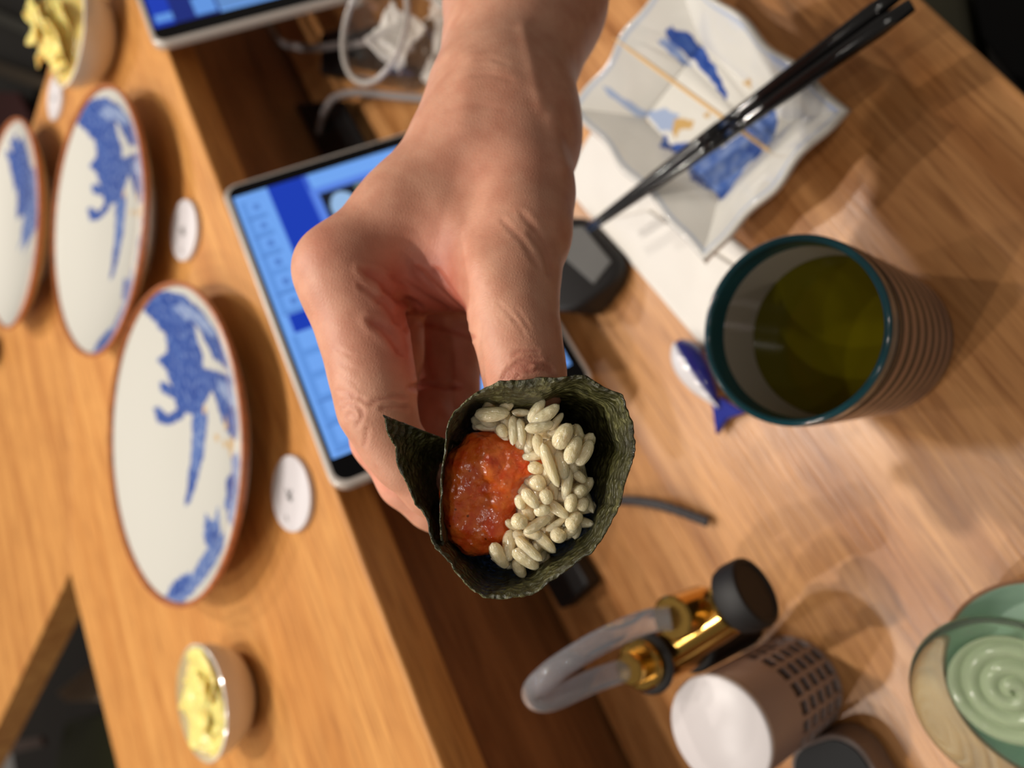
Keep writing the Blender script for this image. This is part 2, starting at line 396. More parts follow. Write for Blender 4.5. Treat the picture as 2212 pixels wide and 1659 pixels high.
for a, b in zip(cx_[:-1], cx_[1:]):
    shp.append((LB2, rect(a, 9.5, b - .6, 24))); shp.append((LB, rect(a + .5, 13, b - 4, 24))); shp.append((lin((70, 110, 180)), rect(b - .7, 9.5, b, 24)))
    shp.append((lin((84, 130, 205)), rect(a + 5, 17, a + 11, 21)))
shp.append((DB, rect(131, 12, 146, 31)))
for a in range(148, 230, 18): shp += [(LB2, rect(a, 9.5, a + 17.3, 24)), (LB, rect(a + .5, 13, a + 13, 24)), (lin((70, 110, 180)), rect(a + 17.3, 9.5, a + 18, 24))]
shp.append((DB, rect(15, 31, 185, 57)))
shp.append((lin((60, 98, 205)), rect(15, 57, 238, 61))); shp.append((lin((88, 130, 225)), rect(30, 58, 130, 140)))
shp.append((lin((16, 20, 30)), rect(36, 64, 100, 104)))
shp.append((lin((150, 185, 225)), [(57 + 17 * math.cos(k / 20 * 6.283), 77 + 10 * math.sin(k / 20 * 6.283)) for k in range(20)]))
shp.append((lin((110, 130, 120)), rect(38, 90, 60, 104)))
shp += [(lin((150, 170, 160)), rect(222, 86, 236, 100)), (lin((18, 22, 34)), rect(196, 106, 226, 124)), (lin((190, 150, 165)), rect(196, 112, 214, 122)), (lin((60, 105, 225)), rect(236, 84, 239, 162))]
tablet('tablet with lit blue menu leaning behind the hand', A, uu, vv, shp)
T2 = at(336, 109, Z1 + .016) - uu * .261
sh2 = [(DB, rect(0, 0, 260, 22)), (LB2, rect(225, 8, 236, 30)), (lin((20, 40, 120)), rect(0, 22, 260, 60)), (LB2, rect(214, 40, 238, 58)), (LB, rect(0, 46, 200, 170)), (lin((96, 140, 200)), rect(160, 60, 238, 160)), (lin((40, 70, 170)), rect(205, 60, 209, 160))]
tablet('second tablet cut by the top edge, screen lit blue', T2, uu, vv, sh2)

# ---------------------------------------------------------------- tea cup
cup = empty('tea_cup', (.1035, .0981, 0), 'ribbed stoneware tea cup with teal rim full of green tea', 'cup')
RO = .0405; HC = .105
prof = []; cols = []
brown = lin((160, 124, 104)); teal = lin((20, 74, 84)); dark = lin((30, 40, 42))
nseg = 190
for i in range(nseg):
    z = .003 + (HC - .012) * i / (nseg - 1)
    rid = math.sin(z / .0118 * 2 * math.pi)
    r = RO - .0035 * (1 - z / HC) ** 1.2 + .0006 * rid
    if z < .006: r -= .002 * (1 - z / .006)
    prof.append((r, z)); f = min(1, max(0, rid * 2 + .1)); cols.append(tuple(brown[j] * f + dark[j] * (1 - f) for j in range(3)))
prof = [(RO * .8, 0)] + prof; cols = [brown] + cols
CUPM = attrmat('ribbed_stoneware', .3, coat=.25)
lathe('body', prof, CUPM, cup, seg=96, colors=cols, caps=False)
rimp = []
z0 = HC - .0092
for k in range(9):
    a = math.pi * k / 8; rimp.append((RO - .0014 + .0016 * math.cos(a), HC - .0016 + .0016 * math.sin(a)))
lathe('rim', [(RO, z0)] + rimp + [(RO - .0032, HC - .01), (RO - .0034, HC - .0125)], mat('teal_glaze', (14, 72, 82), .12, coat=.5), cup, seg=96, caps=False)
lathe('inner_wall', [(RO - .0034, HC - .0125), (RO - .0036, .05), (RO - .006, .02), (0, .018)], mat('shaded_white_glaze', (176, 166, 152), .2), cup, seg=96, caps=False)  # inside glaze is whitish; its shade is put into this grey
lathe('green_tea', [(RO - .0037, .0635), (RO * .5, .0633), (0, .0633)], mat('tea', (84, 78, 4), .05, noise=.06, nscale=20, specular=.3), cup, seg=96, caps=False)

# ---------------------------------------------------------------- square dish
dc = [at(1238, 240, .033), at(1842, 240, .033), at(1530, 572, .033)]
P1, P3, P4 = dc; P2 = P1 + (P3 - P4)
cen = (P1 + P3) / 2; ax = ((P1 - P4) / 2 + (P2 - P3) / 2) / 2; ay = ((P2 - P1) / 2 + (P3 - P4) / 2) / 2
dish = empty('square_dish', (cen.x, cen.y, 0), 'wavy edged white square dish with blue painting and soy stains under chopsticks', 'dish')
def dish_polys():
    k = 2.6757; g = lambda L: [(1200 + x / k, y / k) for x, y in L]
    return [(0, g([(705, 225), (740, 180), (800, 215), (860, 280), (900, 350), (950, 440), (1000, 540), (990, 590), (930, 500), (860, 420), (780, 330), (715, 265)])),
            (2, g([(660, 270), (700, 240), (760, 330), (800, 400), (720, 350)])),
            (3, g([(380, 540), (420, 560), (500, 620), (640, 640), (720, 660), (700, 760), (620, 760), (560, 700), (470, 650), (390, 580)])),
            (0, g([(600, 800), (640, 790), (670, 830), (740, 830), (800, 810), (750, 870), (680, 920), (620, 880)])),
            (1, g([(780, 960), (900, 880), (1050, 800), (1110, 740), (1200, 670), (1270, 640), (1290, 700), (1270, 790), (1220, 850), (1230, 920), (1190, 960), (1130, 940), (1090, 980), (1080, 1050), (1060, 1140), (1010, 1190), (940, 1170), (870, 1120), (790, 1060), (765, 1010)])),
            (0, g([(765, 1000), (820, 1010), (870, 1060), (840, 1110), (790, 1060)])), (0, g([(900, 1130), (960, 1100), (1040, 1120), (1020, 1180), (950, 1190)])),
            (0, g([(1110, 830), (1180, 860), (1220, 890), (1190, 950), (1110, 880)])), (1, g([(1150, 720), (1260, 660), (1270, 720), (1220, 800), (1150, 760)])),
            (4, g([(690, 700), (740, 680), (810, 690), (790, 740), (720, 770), (700, 800), (680, 760)])), (4, g([(1085, 450), (1130, 435), (1190, 460), (1160, 500), (1090, 500)])),
            (4, g([(860, 660), (900, 650), (890, 690), (860, 690)])), (4, g([(500, 700), (535, 700), (530, 735), (505, 730)]))]
def local(p): return (p.x - cen.x, p.y - cen.y)
dpol = [(l, [local(at(x, y, .012)) for x, y in p]) for l, p in dish_polys()]
N = 150; V = []; Cc_ = []
for i in range(N):
    for j in range(N):
        u = -1 + 2 * i / (N - 1); v = -1 + 2 * j / (N - 1)
        m_ = max(abs(u), abs(v)); e = max(0, (m_ - .56) / .44); z = .009 + .026 * e ** .8 * (1 + .0 * m_)
        wu = 1 + .022 * math.sin(v * 8 + 1) * e * (1 - v * v); wv_ = 1 + .03 * math.sin(u * 9) * e * (1 - u * u)
        pt = ax * u * wu + ay * v * wv_; V.append((pt.x, pt.y, z + .0012 * math.sin(u * 7 + v * 5) * e))
A_ = np.array(V); x, y = A_[:, 0], A_[:, 1]
C = np.empty((len(V), 3)); C[:] = lin((220, 218, 210)); n1 = vnoise(x, y, 200, 2)
wob = vnoise(x, y, 150, 1) * .0015
for l, p in dpol:
    k = inpoly(x + wob, y - wob, p)
    if l == 4: C[k] = lin((200, 164, 104)); continue
    f = np.clip(n1 * 1.2 + .4, 0, 1)[:, None]; C[k] = (np.array(BL[l]) * (1 - f) + np.array(BL[min(3, l + 1)]) * f)[k]
U_ = np.repeat(np.linspace(-1, 1, N), N); V2 = np.tile(np.linspace(-1, 1, N), N); mm = np.maximum(abs(U_), abs(V2))
k = (mm > .952) & (mm < .982); C[k] = C[k] * .45 + np.array(lin((150, 172, 205))) * .55
top = mesh_obj('painted_top', V, gridfaces(N, N), CER, dish, True, C)
md = top.modifiers.new('s', 'SOLIDIFY'); md.thickness = .004; md.offset = -1
foot = [(ax * s * .5 + ay * t_ * .5) for s, t_ in ((-1, -1), (1, -1), (1, 1), (-1, 1))]
prism('foot', [(p.x, p.y) for p in foot], .0008, .0062, PORC, dish, bevel=.001)
# napkin under the dish
nap = empty('paper_napkin', (0, 0, 0), 'folded white paper napkin lying under the dish', 'napkin')
NAPM = mat('paper', (236, 232, 224), .9, bump=.3, bscale=500)
def sheet(name, px, z, m, par, amp=.0006, seed=0):
    q = [at(a, b, z) for a, b in px]; n = 26; V = []
    for i in range(n):
        for j in range(n):
            s, t_ = i / (n - 1), j / (n - 1)
            p = q[0] * (1 - s) * (1 - t_) + q[1] * s * (1 - t_) + q[2] * s * t_ + q[3] * (1 - s) * t_
            V.append((p.x, p.y, z + amp * (1 + mnoise.noise((p.x * 60, p.y * 60, seed)))))
    o = mesh_obj(name, V, gridfaces(n, n), m, par); md = o.modifiers.new('s', 'SOLIDIFY'); md.thickness = .0005; return o
sheet('folded_layer', [(1285, 275), (1215, 395), (1522, 752), (1640, 560)], .0006, NAPM, nap)
sheet('folded_layer', [(1288, 480), (1400, 455), (1640, 610), (1528, 738)], .0026, NAPM, nap, seed=3)
# toothpick
tp = tube('toothpick', [at(1325, 82, .052).lerp(at(1692, 348, .018), k / 10) for k in range(11)], [.0003, .0009] + [.0012] * 7 + [.001, .0003], mat('pale_wood', (226, 186, 126), .6)); tag(tp, 'wooden toothpick lying across the dish under the chopsticks', 'toothpick')
# chopsticks
LAC = mat('black_lacquer', (16, 16, 18), .16, coat=.6)
for s, lab in ((-1, 'black lacquered chopstick, the upper left one of the pair across the dish'), (1, 'black lacquered chopstick, the lower right one of the pair across the dish')):
    a = at(1268 + s * 3, 497 + s * 4, .044); b = at(1960 + s * 10, -6 + s * 16, .047)
    ob = empty('chopstick', a, lab, 'chopstick', 'pair of black chopsticks on the dish')
    pth = [(b - a) * (k / 14) for k in range(15)]
    tube('tip', pth[:8], [.0011 + .0026 * (k / 7) ** .8 for k in range(8)], LAC, ob, seg=16)
    tube('handle', pth[7:], [.0037 + .0013 * (k / 7) for k in range(6)] + [.0048, .0036], LAC, ob, seg=6)
# fish chopstick rest
fish = empty('chopstick_rest', at(1505, 820, .006) * 1, 'small glazed fish shaped rest, blue back and white belly, beside the cup', 'chopstick rest')
fish.location.z = 0
f0 = at(1468, 742, .008); f1 = at(1556, 880, .008); fd = (f1 - f0); fl_ = fd.length; fd.normalize(); fn = Vector((-fd.y, fd.x, 0))
FISHM = attrmat('fish_glaze', .12, coat=.5)
V = []; C = []
ns, sg = 30, 24
for i in range(ns):
    s = i / (ns - 1); r = .0105 * (math.sin(math.pi * min(1, s * 1.02 + .03) ** .75)) ** .8 + .0012
    for k in range(sg):
        a = 2 * math.pi * k / sg; p = f0 + fd * fl_ * s - Vector(fish.location) + fn * r * .95 * math.cos(a)
        z = .0095 + r * .85 * math.sin(a) + .003 * (s - .5) ** 2
        V.append((p.x, p.y, max(.0008, z))); sd = math.cos(a) + .25 * math.sin(a)
        C.append(lin((30, 34, 110)) if math.cos(a) * fn.dot(Vector((.05, -.9, 0))) + .1 * math.sin(a) > .22 else lin((226, 224, 226)))
mesh_obj('fish_body', V, gridfaces(ns, sg, closev=True) + [tuple(range(sg))[::-1], tuple((ns - 1) * sg + k for k in range(sg))], FISHM, fish, True, C)
tb_ = f1 - Vector(fish.location)
prism('tail_fin', [((tb_ - fd * .006 + fn * .003).x, (tb_ - fd * .006 + fn * .003).y), ((tb_ + fd * .012 + fn * .012).x, (tb_ + fd * .012 + fn * .012).y), ((tb_ + fd * .008).x, (tb_ + fd * .008).y), ((tb_ + fd * .012 - fn * .012).x, (tb_ + fd * .012 - fn * .012).y), ((tb_ - fd * .006 - fn * .003).x, (tb_ - fd * .006 - fn * .003).y)], .003, .009, mat('cobalt_glaze', (32, 44, 140), .12, coat=.5), fish, bevel=.0015)

# ---------------------------------------------------------------- lidded canister with window grid
can = empty('canister', (-.0235, .2436, 0), 'round white lidded canister with a grid of dark windows, right of gold tap', 'canister')
RC = .0262; HCN = .087
GREY_SHADEP = mat('grey_and_shaded_white_plastic', (158, 140, 134), .4)  # collar is white plastic, its shade mixed into this grey; lattice shares it
lathe('lid', [(RC * .9, HCN - .004), (RC * 1.0, HCN - .004), (RC * 1.02, HCN - .002), (RC, HCN - .0006), (RC * .97, HCN), (0, HCN + .0005)], WHITEP, can, seg=96)
lathe('collar', [(RC * .93, .050), (RC * .985, .0505), (RC * .985, HCN - .0042), (RC * .93, HCN - .004)], GREY_SHADEP, can, seg=96)
lathe('base_ring', [(RC * .93, .0004), (RC * .985, .0008), (RC * .985, .0032), (RC * .93, .0036)], GREY_SHADEP, can, seg=96)
lathe('inner_tin', [(RC * .88, .0005), (RC * .88, .0505), (RC * .5, .0505)], mat('tin_brown', (70, 48, 34), .5), can, seg=64)
WIN = mat('dark_window', (46, 32, 24), .3); nc, nr = 18, 5
# lattice: bars
for k in range(nc):
    a = 2 * math.pi * k / nc; w_ = .13 * 2 * math.pi / nc
    V = [];
    for zc in (.003, .051):
        for aa in (a - w_, a + w_):
            for rr in (RC * .9, RC * .985): V.append((rr * math.cos(aa), rr * math.sin(aa), zc))
    Fc = [(0, 1, 3, 2), (4, 6, 7, 5), (0, 4, 5, 1), (2, 3, 7, 6), (1, 5, 7, 3), (0, 2, 6, 4)]
    mesh_obj('lattice_bar', V, Fc, GREY_SHADEP, can, False)
for r_ in range(1, nr):
    z = .003 + .0478 * r_ / nr
    lathe('lattice_ring', [(RC * .9, z - .0013), (RC * .985, z - .0013), (RC * .985, z + .0013), (RC * .9, z + .0013), (RC * .9, z - .0013)], GREY_SHADEP, can, seg=72, caps=False)
wv = []
me0 = None
for r_ in range(nr):
    for k in range(nc):
        a0 = 2 * math.pi * k / nc; a1 = 2 * math.pi * (k + 1) / nc
        if me0 is None:
            V = []
            for zc in (.0005, .0078):
                for s in range(5):
                    aa = (a1 - a0) * (.14 + .72 * s / 4); V.append((RC * .915 * math.cos(aa), RC * .915 * math.sin(aa), zc))
            o = mesh_obj('window_pane', V, [(s, s + 1, s + 6, s + 5) for s in range(4)], WIN, can, True); me0 = o
        else:
            o = me0.copy(); COL.objects.link(o); o.parent = can
        o.location = (0, 0, .0034 + .0478 * r_ / nr); o.rotation_euler = (0, 0, a0)

# ---------------------------------------------------------------- gold tap
tap = empty('tap', (.018, .252, 0), 'gold metal tap with black knob and arched clear tube', 'tap')
TL = Vector(tap.location)
def L_(p): return Vector(p) - TL
fA = at(1385, 1435, .100); fB = at(1465, 1330, .100); kn = at(1602, 1290, .080)
arch = [L_(fA) + Vector((0, 0, .004)), L_(at(1285, 1470, .120)), L_(at(1185, 1512, .140)), L_(at(1152, 1496, .146)), L_(at(1195, 1450, .145)), L_(at(1290, 1390, .131)), L_(at(1390, 1345, .114)), L_(fB) + Vector((0, 0, .006))]
CLR = mat('clear_plastic', (226, 228, 234), .05, transmission=.85, ior=1.4)
tube('clear_tube', spline(arch, 10), .0056, CLR, tap, seg=20)
def cyl(name, a, b, r, m, par, seg=32, bev=True, prof=None):
    a = Vector(a); b = Vector(b); L = (b - a).length
    pr = prof or ([(r * .9, 0), (r, r * .1), (r, L - r * .1), (r * .9, L)] if bev else [(r, 0), (r, L)])
    o = lathe(name, pr, m, par, seg=seg); o.location = a; o.rotation_euler = (b - a).to_track_quat('Z', 'Y').to_euler(); return o
a2 = L_(fA); a1 = L_(fB)
cyl('gold_post', (a2.x, a2.y, .055), (a2.x, a2.y, .103), .0125, GOLD, tap)
cyl('ferrule', (a2.x, a2.y, .099), (a2.x, a2.y, .111), .0078, GOLD, tap)
cyl('black_washer', (a2.x, a2.y, .0935), (a2.x, a2.y, .0975), .0158, BLACKM, tap)
cyl('black_foot', (a2.x, a2.y, .0), (a2.x, a2.y, .056), .016, BLACKM, tap)
cyl('nozzle', (a1.x, a1.y, .078), (a1.x, a1.y, .106), .0105, GOLD, tap)
kl = L_(kn)
cyl('gold_arm', (a2.x + .002, a2.y - .004, .080), (kl.x - .001, kl.y + .008, .080), .0125, GOLD, tap)
kd = Vector((-.065, -.92, -.01)).normalized()
rk = .0168
cyl('knob', kl - kd * .007, kl + kd * .009, rk, BLACKM, tap, prof=[(rk * .7, 0), (rk * .93, .002), (rk, .006), (rk, .0135), (rk * .96, .0155), (rk * .86, .016), (rk * .8, .0148), (0, .0146)], seg=48)

# ---------------------------------------------------------------- black items
q = at(1236, 570, .02)
bb = empty('plastic_box', (q.x, q.y, 0), 'rounded black plastic wedge with a grey inset beside the thumb and napkin', 'box', rz=math.radians(8))
prism('shell', rrect(.066, .050, .018), .0008, .040, BLACKM, bb, bevel=.004, smooth=True)
pf = prism('grey_panel', [(-.026, -.004), (-.020, -.0195), (.016, -.0205), (.024, -.012), (.026, .002), (.012, .000)], .0394, .0412, mat('grey_plastic', (112, 112, 110), .45), bb, bevel=.0004)
for o_ in (bb.children):
    for v_ in o_.data.vertices:
        if v_.co.z > .02: v_.co.z += -.040 + .010 + .030 * (v_.co.y + .025) / .05
q = at(1226, 1262, 0)
bk = prism('small_box', rrect(.036, .034, .004, cx=0, cy=0), .0006, .016, BLACKM, bevel=.002); bk.location = (q.x + .004, q.y - .012, 0); bk.rotation_euler = (0, 0, .1)
tag(bk, 'small matte black box lying on the table below the hand roll', 'box')
q = at(1795, 1640, .03)
cs = empty('phone_case', (q.x - .055, q.y + .010, 0), 'dark rounded case with thin grey edge, cut by the bottom edge beside canister', 'case', rz=math.radians(-2))
prism('grey_edge', rrect(.13, .045, .016), .001, .022, mat('grey_rim', (120, 104, 96), .4), cs, bevel=.002)
prism('black_face', rrect(.1255, .0405, .0145), .0222, .0232, mat('dark_glass', (10, 12, 16), .4, specular=.15), cs, bevel=.0003)
tube_pts = spline([at(1320, 1082, .012), at(1370, 1082, .014), at(1440, 1095, .012), at(1530, 1128, .006)], 14)
st = tube('strap', tube_pts, .0032, mat('dark_braid', (52, 48, 50), .6), seg=10, flat=.55, ridge=.08, ridgen=2.2); tag(st, 'short dark braided strap end right of the hand roll', 'strap')
BR = mat('grey_braid', (132, 124, 122), .5)
c1 = tube('braided_cable', spline([at(578, 20, .03), at(585, 62, .035), at(612, 95, .035), at(680, 104, .03), at(760, 92, .025), at(850, 80, .02)], 16), .0036, BR, seg=10, ridge=.07, ridgen=2.1); tag(c1, 'grey braided cable running from the upper tablet towards the glass', 'cable')
c2 = tube('braided_cable', spline([at(690, 285, .02), at(700, 245, .03), at(722, 212, .03), at(770, 200, .025), at(850, 208, .02), at(930, 215, .01)], 16), .0034, BR, seg=10, ridge=.07, ridgen=2.1); tag(c2, 'grey braided cable curving below the glass towards the forearm', 'cable')
q = at(720, 300, .0)
bs = prism('stand_base', [local2 for local2 in [tuple(at(x, y, .02).xy) for x, y in ((632, 222), (735, 215), (800, 330), (860, 420), (735, 420))]], .0005, .02, BLACK, bevel=.003); tag(bs, 'black stand base on the table behind the hand and above the tablet', 'stand')
bs2 = prism('stand_base', [tuple(at(x, y, .02).xy) for x, y in ((690, 70), (880, 20), (900, 130), (800, 170), (690, 160))], .0005, .02, BLACK, bevel=.003); tag(bs2, 'black stand base in shadow under the upper tablet beside the glass', 'stand')

# ---------------------------------------------------------------- drinking glass and film
gq = Vector((.4825, .2150, 0))
gl = empty('drinking_glass', (gq.x, gq.y, 0), 'clear drinking glass with crumpled film in it, left of the forearm', 'glass')
rg = .040
lathe('glass_wall', [(rg * .72, .0005), (rg * .74, .003), (rg * .98, .088), (rg * 1.0, .0895), (rg * .98, .0905), (rg * .95, .0895), (rg * .92, .08), (rg * .68, .008), (0, .007)], GLASS, gl, seg=72)
tor = [(rg * .975 + .0022 * math.cos(a), .0895 + .0022 * math.sin(a)) for a in [k * math.pi / 6 for k in range(13)]]
lathe('glass_rim', tor, mat('rim_plastic', (214, 206, 198), .15, transmission=.5, ior=1.45), gl, seg=72, caps=False)
FILM = mat('crumpled_film', (228, 222, 214), .3, sss_weight=0., transmission=.25)
def crumple(name, w_, h_, z0, amp, par, loc, seed, m=FILM):
    n = 40; V = []
    for i in range(n):
        for j in range(n):
            u = (i / (n - 1) - .5) * w_; v = (j / (n - 1) - .5) * h_
            nz = mnoise.noise((u * 45, v * 45, seed)) + .6 * abs(mnoise.noise((u * 110, v * 110, seed + 4)))
            V.append((u + .004 * mnoise.noise((u * 60, v * 60, seed + 9)), v, z0 + amp * (1 + nz)))
    o = mesh_obj(name, V, gridfaces(n, n), m, par, False); o.location = loc
    md = o.modifiers.new('s', 'SOLIDIFY'); md.thickness = .0003; return o
crumple('film_inside', .036, .036, .05, .02, gl, (0, 0, 0), 3)
q = at(930, 60, .02)
fm = crumple('plastic_wrapper', .09, .08, 0, .012, None, (q.x + .01, q.y - .002, .0015), 5); tag(fm, 'crumpled white plastic wrapper beside the glass, partly behind the forearm', 'wrapper')

# ---------------------------------------------------------------- celadon bowl, glass dish
q = Vector((-.062, .118, 0))
CEL = mat('celadon', (180, 206, 188), .1, coat=.4)
gb = empty('celadon_bowl', (q.x, q.y, 0), 'celadon green bowl at the right edge, behind the glass dish', 'bowl')
r = .042
lathe('bowl', [(r * .45, 0), (r * .5, .003), (r * .8, .012), (r * .97, .030), (r * 1.0, .035), (r * .96, .0355), (r * .9, .026), (r * .7, .012), (0, .008)], CEL, gb, seg=80)
lathe('brown_lip', [(r * .995, .0346), (r * 1.004, .0358), (r * .985, .0368), (r * .962, .0358)], mat('brown_lip', (150, 110, 84), .2), gb, seg=80, caps=False)
gd = empty('glass_dish', (-.0605, .1335, .052), 'clear green glass dish with a spiral base, leaning on the green bowl', 'dish')
gd.rotation_euler = (math.radians(0), math.radians(-6), 0)
r = .0365
GG = mat('green_glass', (226, 246, 234), .03, transmission=.96, ior=1.45)
lathe('glass_rim', [(r * .62, -.019), (r * .80, -.011), (r * .95, -.004), (r * 1.0, .0), (r * .985, .0014), (r * .95, .0002), (r * .80, -.008), (r * .62, -.0165)], GG, gd, seg=96, caps=False)
V = []; n = 90; C = []
for i in range(n):
    rr = r * .64 * (1 - i / (n - 1))
    for k in range(96):
        a = 2 * math.pi * k / 96; ph = rr / (r * .64) * 3.2 * 2 * math.pi + a
        V.append((rr * math.cos(a), rr * math.sin(a), -.018 + .0012 * math.sin(ph) + .003 * (1 - rr / r)))
sp = mesh_obj('spiral_base', V, gridfaces(n, 96, closev=True), mat('green_glass_base', (206, 220, 184), .08, transmission=.55, ior=1.4), gd); sp['label'] = 'pale green spiral ribbed base'
md = sp.modifiers.new('s', 'SOLIDIFY'); md.thickness = .002

# ---------------------------------------------------------------- beyond the counters
def slab(name, px, z, th, m, label, cat):
    o = prism(name, [tuple(at(x, y, z).xy) for x, y in px], z - th, z, m, bevel=.002); tag(o, label, cat); return o
STEEL = mat('dull_steel', (92, 92, 82), .5, .3)
slab('steel_rail', [(-140, -36), (95, 68), (95, 92), (-140, -8)], -.02, .02, STEEL, 'dull grey rail in the dark behind the far ginger bowl, upper one', 'rail')
slab('steel_rail', [(-140, 85), (110, 172), (110, 200), (-140, 118)], -.02, .02, mat('brown_rail', (86, 72, 52), .6), 'brownish rail behind the counter corner, lower one', 'rail')
slab('kitchen_cabinet', [(-300, -300), (130, -200), (60, 300), (-300, 330)], -.06, .2, mat('cabinet_dark', (40, 38, 32), .5), 'dark cabinet top behind the far end of the counter', 'cabinet')
slab('red_cloth', [(-60, 195), (38, 200), (62, 250), (30, 330), (-60, 330)], -.03, .01, mat('maroon', (96, 50, 50), .8), 'dull maroon cloth behind the farthest plate', 'cloth')
q = at(4, 760, Z1)
dk = lathe('soy_pot', [(.012, 0), (.018, .003), (.02, .02), (.016, .03), (.006, .034), (0, .035)], mat('dark_red', (56, 16, 10), .2), None, seg=40, loc=(q.x + .012, q.y + .012, Z1)); tag(dk, 'small dark red pot cut by the left edge beside the plate', 'pot')
slab('green_crate', [(140, 1560), (300, 1530), (330, 1760), (100, 1760)], -.10, .12, mat('dark_green', (66, 70, 26), .6), 'dark green crate below the gap in the counter', 'crate')
slab('steel_tray', [(-30, 1612), (85, 1592), (92, 1612), (-30, 1640)], -.06, .01, mat('pinkish_steel', (128, 98, 86), .4, .4), 'thin pinkish metal bar in the dark gap at the lower left', 'bar')
q = [at(x, y, -.05) for x, y in ((118, 1497), (190, 1436), (230, 1470), (225, 1516), (140, 1518))]
cl = prism('folded_cloth', [tuple(p.xy) for p in q], -.07, -.05, mat('beige_cloth', (196, 170, 142), .9), bevel=.006); tag(cl, 'small beige folded cloth in the dark gap behind the counter', 'cloth')
# seat and bag below the table front edge
sg = slab('black_bag', [(2080, -120), (2400, -150), (2500, 300), (2180, 160), (2120, 80)], -.16, .3, mat('black_fabric', (8, 8, 9), .9), 'black bag in the dark below the front edge of the table', 'bag')
sg2 = slab('grey_stool', [(1900, -160), (2060, -160), (2110, 130), (1960, 60)], -.20, .05, mat('grey_green', (96, 94, 74), .7), 'greyish green seat corner beside the black bag', 'stool')

# ---------------------------------------------------------------- implicit surfaces
def c3(px, py, d): return np.array([(px - CX) * d / F, (py - CY) * d / F, d])
def surface_nets(field, org, h):
    """naive surface nets on field (negative inside)"""
    nx, ny, nz = field.shape; ins = field < 0
    c = ins[:-1, :-1, :-1].astype(np.int8)
    for dx in (0, 1):
        for dy in (0, 1):
            for dz in (0, 1):
                if dx + dy + dz: c = c + ins[dx:nx - 1 + dx, dy:ny - 1 + dy, dz:nz - 1 + dz]
    act = (c > 0) & (c < 8); idx = -np.ones(act.shape, np.int64); I = np.argwhere(act); idx[act] = np.arange(len(I))
    acc = np.zeros((len(I), 3)); cnt = np.zeros(len(I))
    cor = [(a, b, e) for a in (0, 1) for b in (0, 1) for e in (0, 1)]
    vals = {q: field[I[:, 0] + q[0], I[:, 1] + q[1], I[:, 2] + q[2]] for q in cor}
    for p in cor:
        for q in cor:
            if p < q and sum(abs(a - b) for a, b in zip(p, q)) == 1:
                fa, fb = vals[p], vals[q]; m_ = (fa < 0) != (fb < 0); t = np.where(m_, fa / np.where(m_, fa - fb, 1), 0)
                for k in range(3): acc[m_, k] += (p[k] + t * (q[k] - p[k]))[m_]
                cnt[m_] += 1
    V = (I + acc / cnt[:, None]) * h + org
    Fs = []
    for ax_ in range(3):
        o1, o2 = [(1, 2), (2, 0), (0, 1)][ax_]
        sl0 = [slice(None)] * 3; sl1 = [slice(None)] * 3; sl0[ax_] = slice(0, -1); sl1[ax_] = slice(1, None)
        A_, B2 = ins[tuple(sl0)], ins[tuple(sl1)]; E = np.argwhere(A_ != B2)
        ok = (E[:, o1] > 0) & (E[:, o2] > 0) & (E[:, o1] < field.shape[o1] - 1) & (E[:, o2] < field.shape[o2] - 1); E = E[ok]
        q = []
        for a, b in ((0, 0), (1, 0), (1, 1), (0, 1)):
            G = E.copy(); G[:, o1] -= a; G[:, o2] -= b; q.append(idx[G[:, 0], G[:, 1], G[:, 2]])
        q = np.stack(q, 1); fl2 = A_[E[:, 0], E[:, 1], E[:, 2]]; q[~fl2] = q[~fl2][:, ::-1]; Fs.append(q)
    return V, np.concatenate(Fs)
class SDF:
    def __init__(s, lo, hi, h):
        s.h = h; s.org = np.array(lo); n = np.ceil((np.array(hi) - s.org) / h).astype(int) + 1
        s.ax = [s.org[k] + h * np.arange(n[k]) for k in range(3)]; s.f = np.full(n, .02, np.float32)
    def cone(s, a, b, ra, rb, k=.003, f=None):
        a = np.array(a); b = np.array(b); m_ = max(ra, rb) + k + .004; sl = []
        for q in range(3):
            lo = min(a[q], b[q]) - m_; hi = max(a[q], b[q]) + m_
            i0 = max(0, int((lo - s.org[q]) / s.h)); i1 = min(s.f.shape[q], int((hi - s.org[q]) / s.h) + 2)
            if i1 <= i0: return
            sl.append(slice(i0, i1))
        X_ = s.ax[0][sl[0]][:, None, None].astype(np.float32); Y_ = s.ax[1][sl[1]][None, :, None].astype(np.float32); Z_ = s.ax[2][sl[2]][None, None, :].astype(np.float32)
        ba = b - a; L2 = ba.dot(ba)
        t = np.clip(((X_ - a[0]) * ba[0] + (Y_ - a[1]) * ba[1] + (Z_ - a[2]) * ba[2]) / L2, 0, 1)
        d_ = np.sqrt((X_ - a[0] - t * ba[0]) ** 2 + (Y_ - a[1] - t * ba[1]) ** 2 + (Z_ - a[2] - t * ba[2]) ** 2) - (ra + t * (rb - ra))
        T = s.f if f is None else f
        g = T[tuple(sl)]; hh = np.maximum(k - abs(g - d_), 0) / k
        T[tuple(sl)] = np.minimum(g, d_) - hh * hh * k * .25
    def chain(s, pts, k=.003, sub=True, f=None):
        for (p, r0), (q, r1) in zip(pts[:-1], pts[1:]): s.cone(p, q, r0, r1, k, f)
    def merge(s, g, k):
        hh = np.maximum(k - abs(s.f - g), 0) / k; s.f = np.minimum(s.f, g) - hh * hh * k * .25
def camworld(V):
    W = V @ R.T; W[:, 2] += CAMH; return W

# ---------------------------------------------------------------- arm and hand
lo = (-.088, -.235, .185); hi = (.075, .075, .40)
S = SDF(lo, hi, .00085)
def ch(*L): return [(c3(x, y, d_), r_ / 1000) for x, y, d_, r_ in L]
S.chain(ch((1205, -560, .37, 38), (1135, 0, .305, 31.5), (1085, 200, .28, 24.0), (1080, 290, .272, 23.5)), .006)
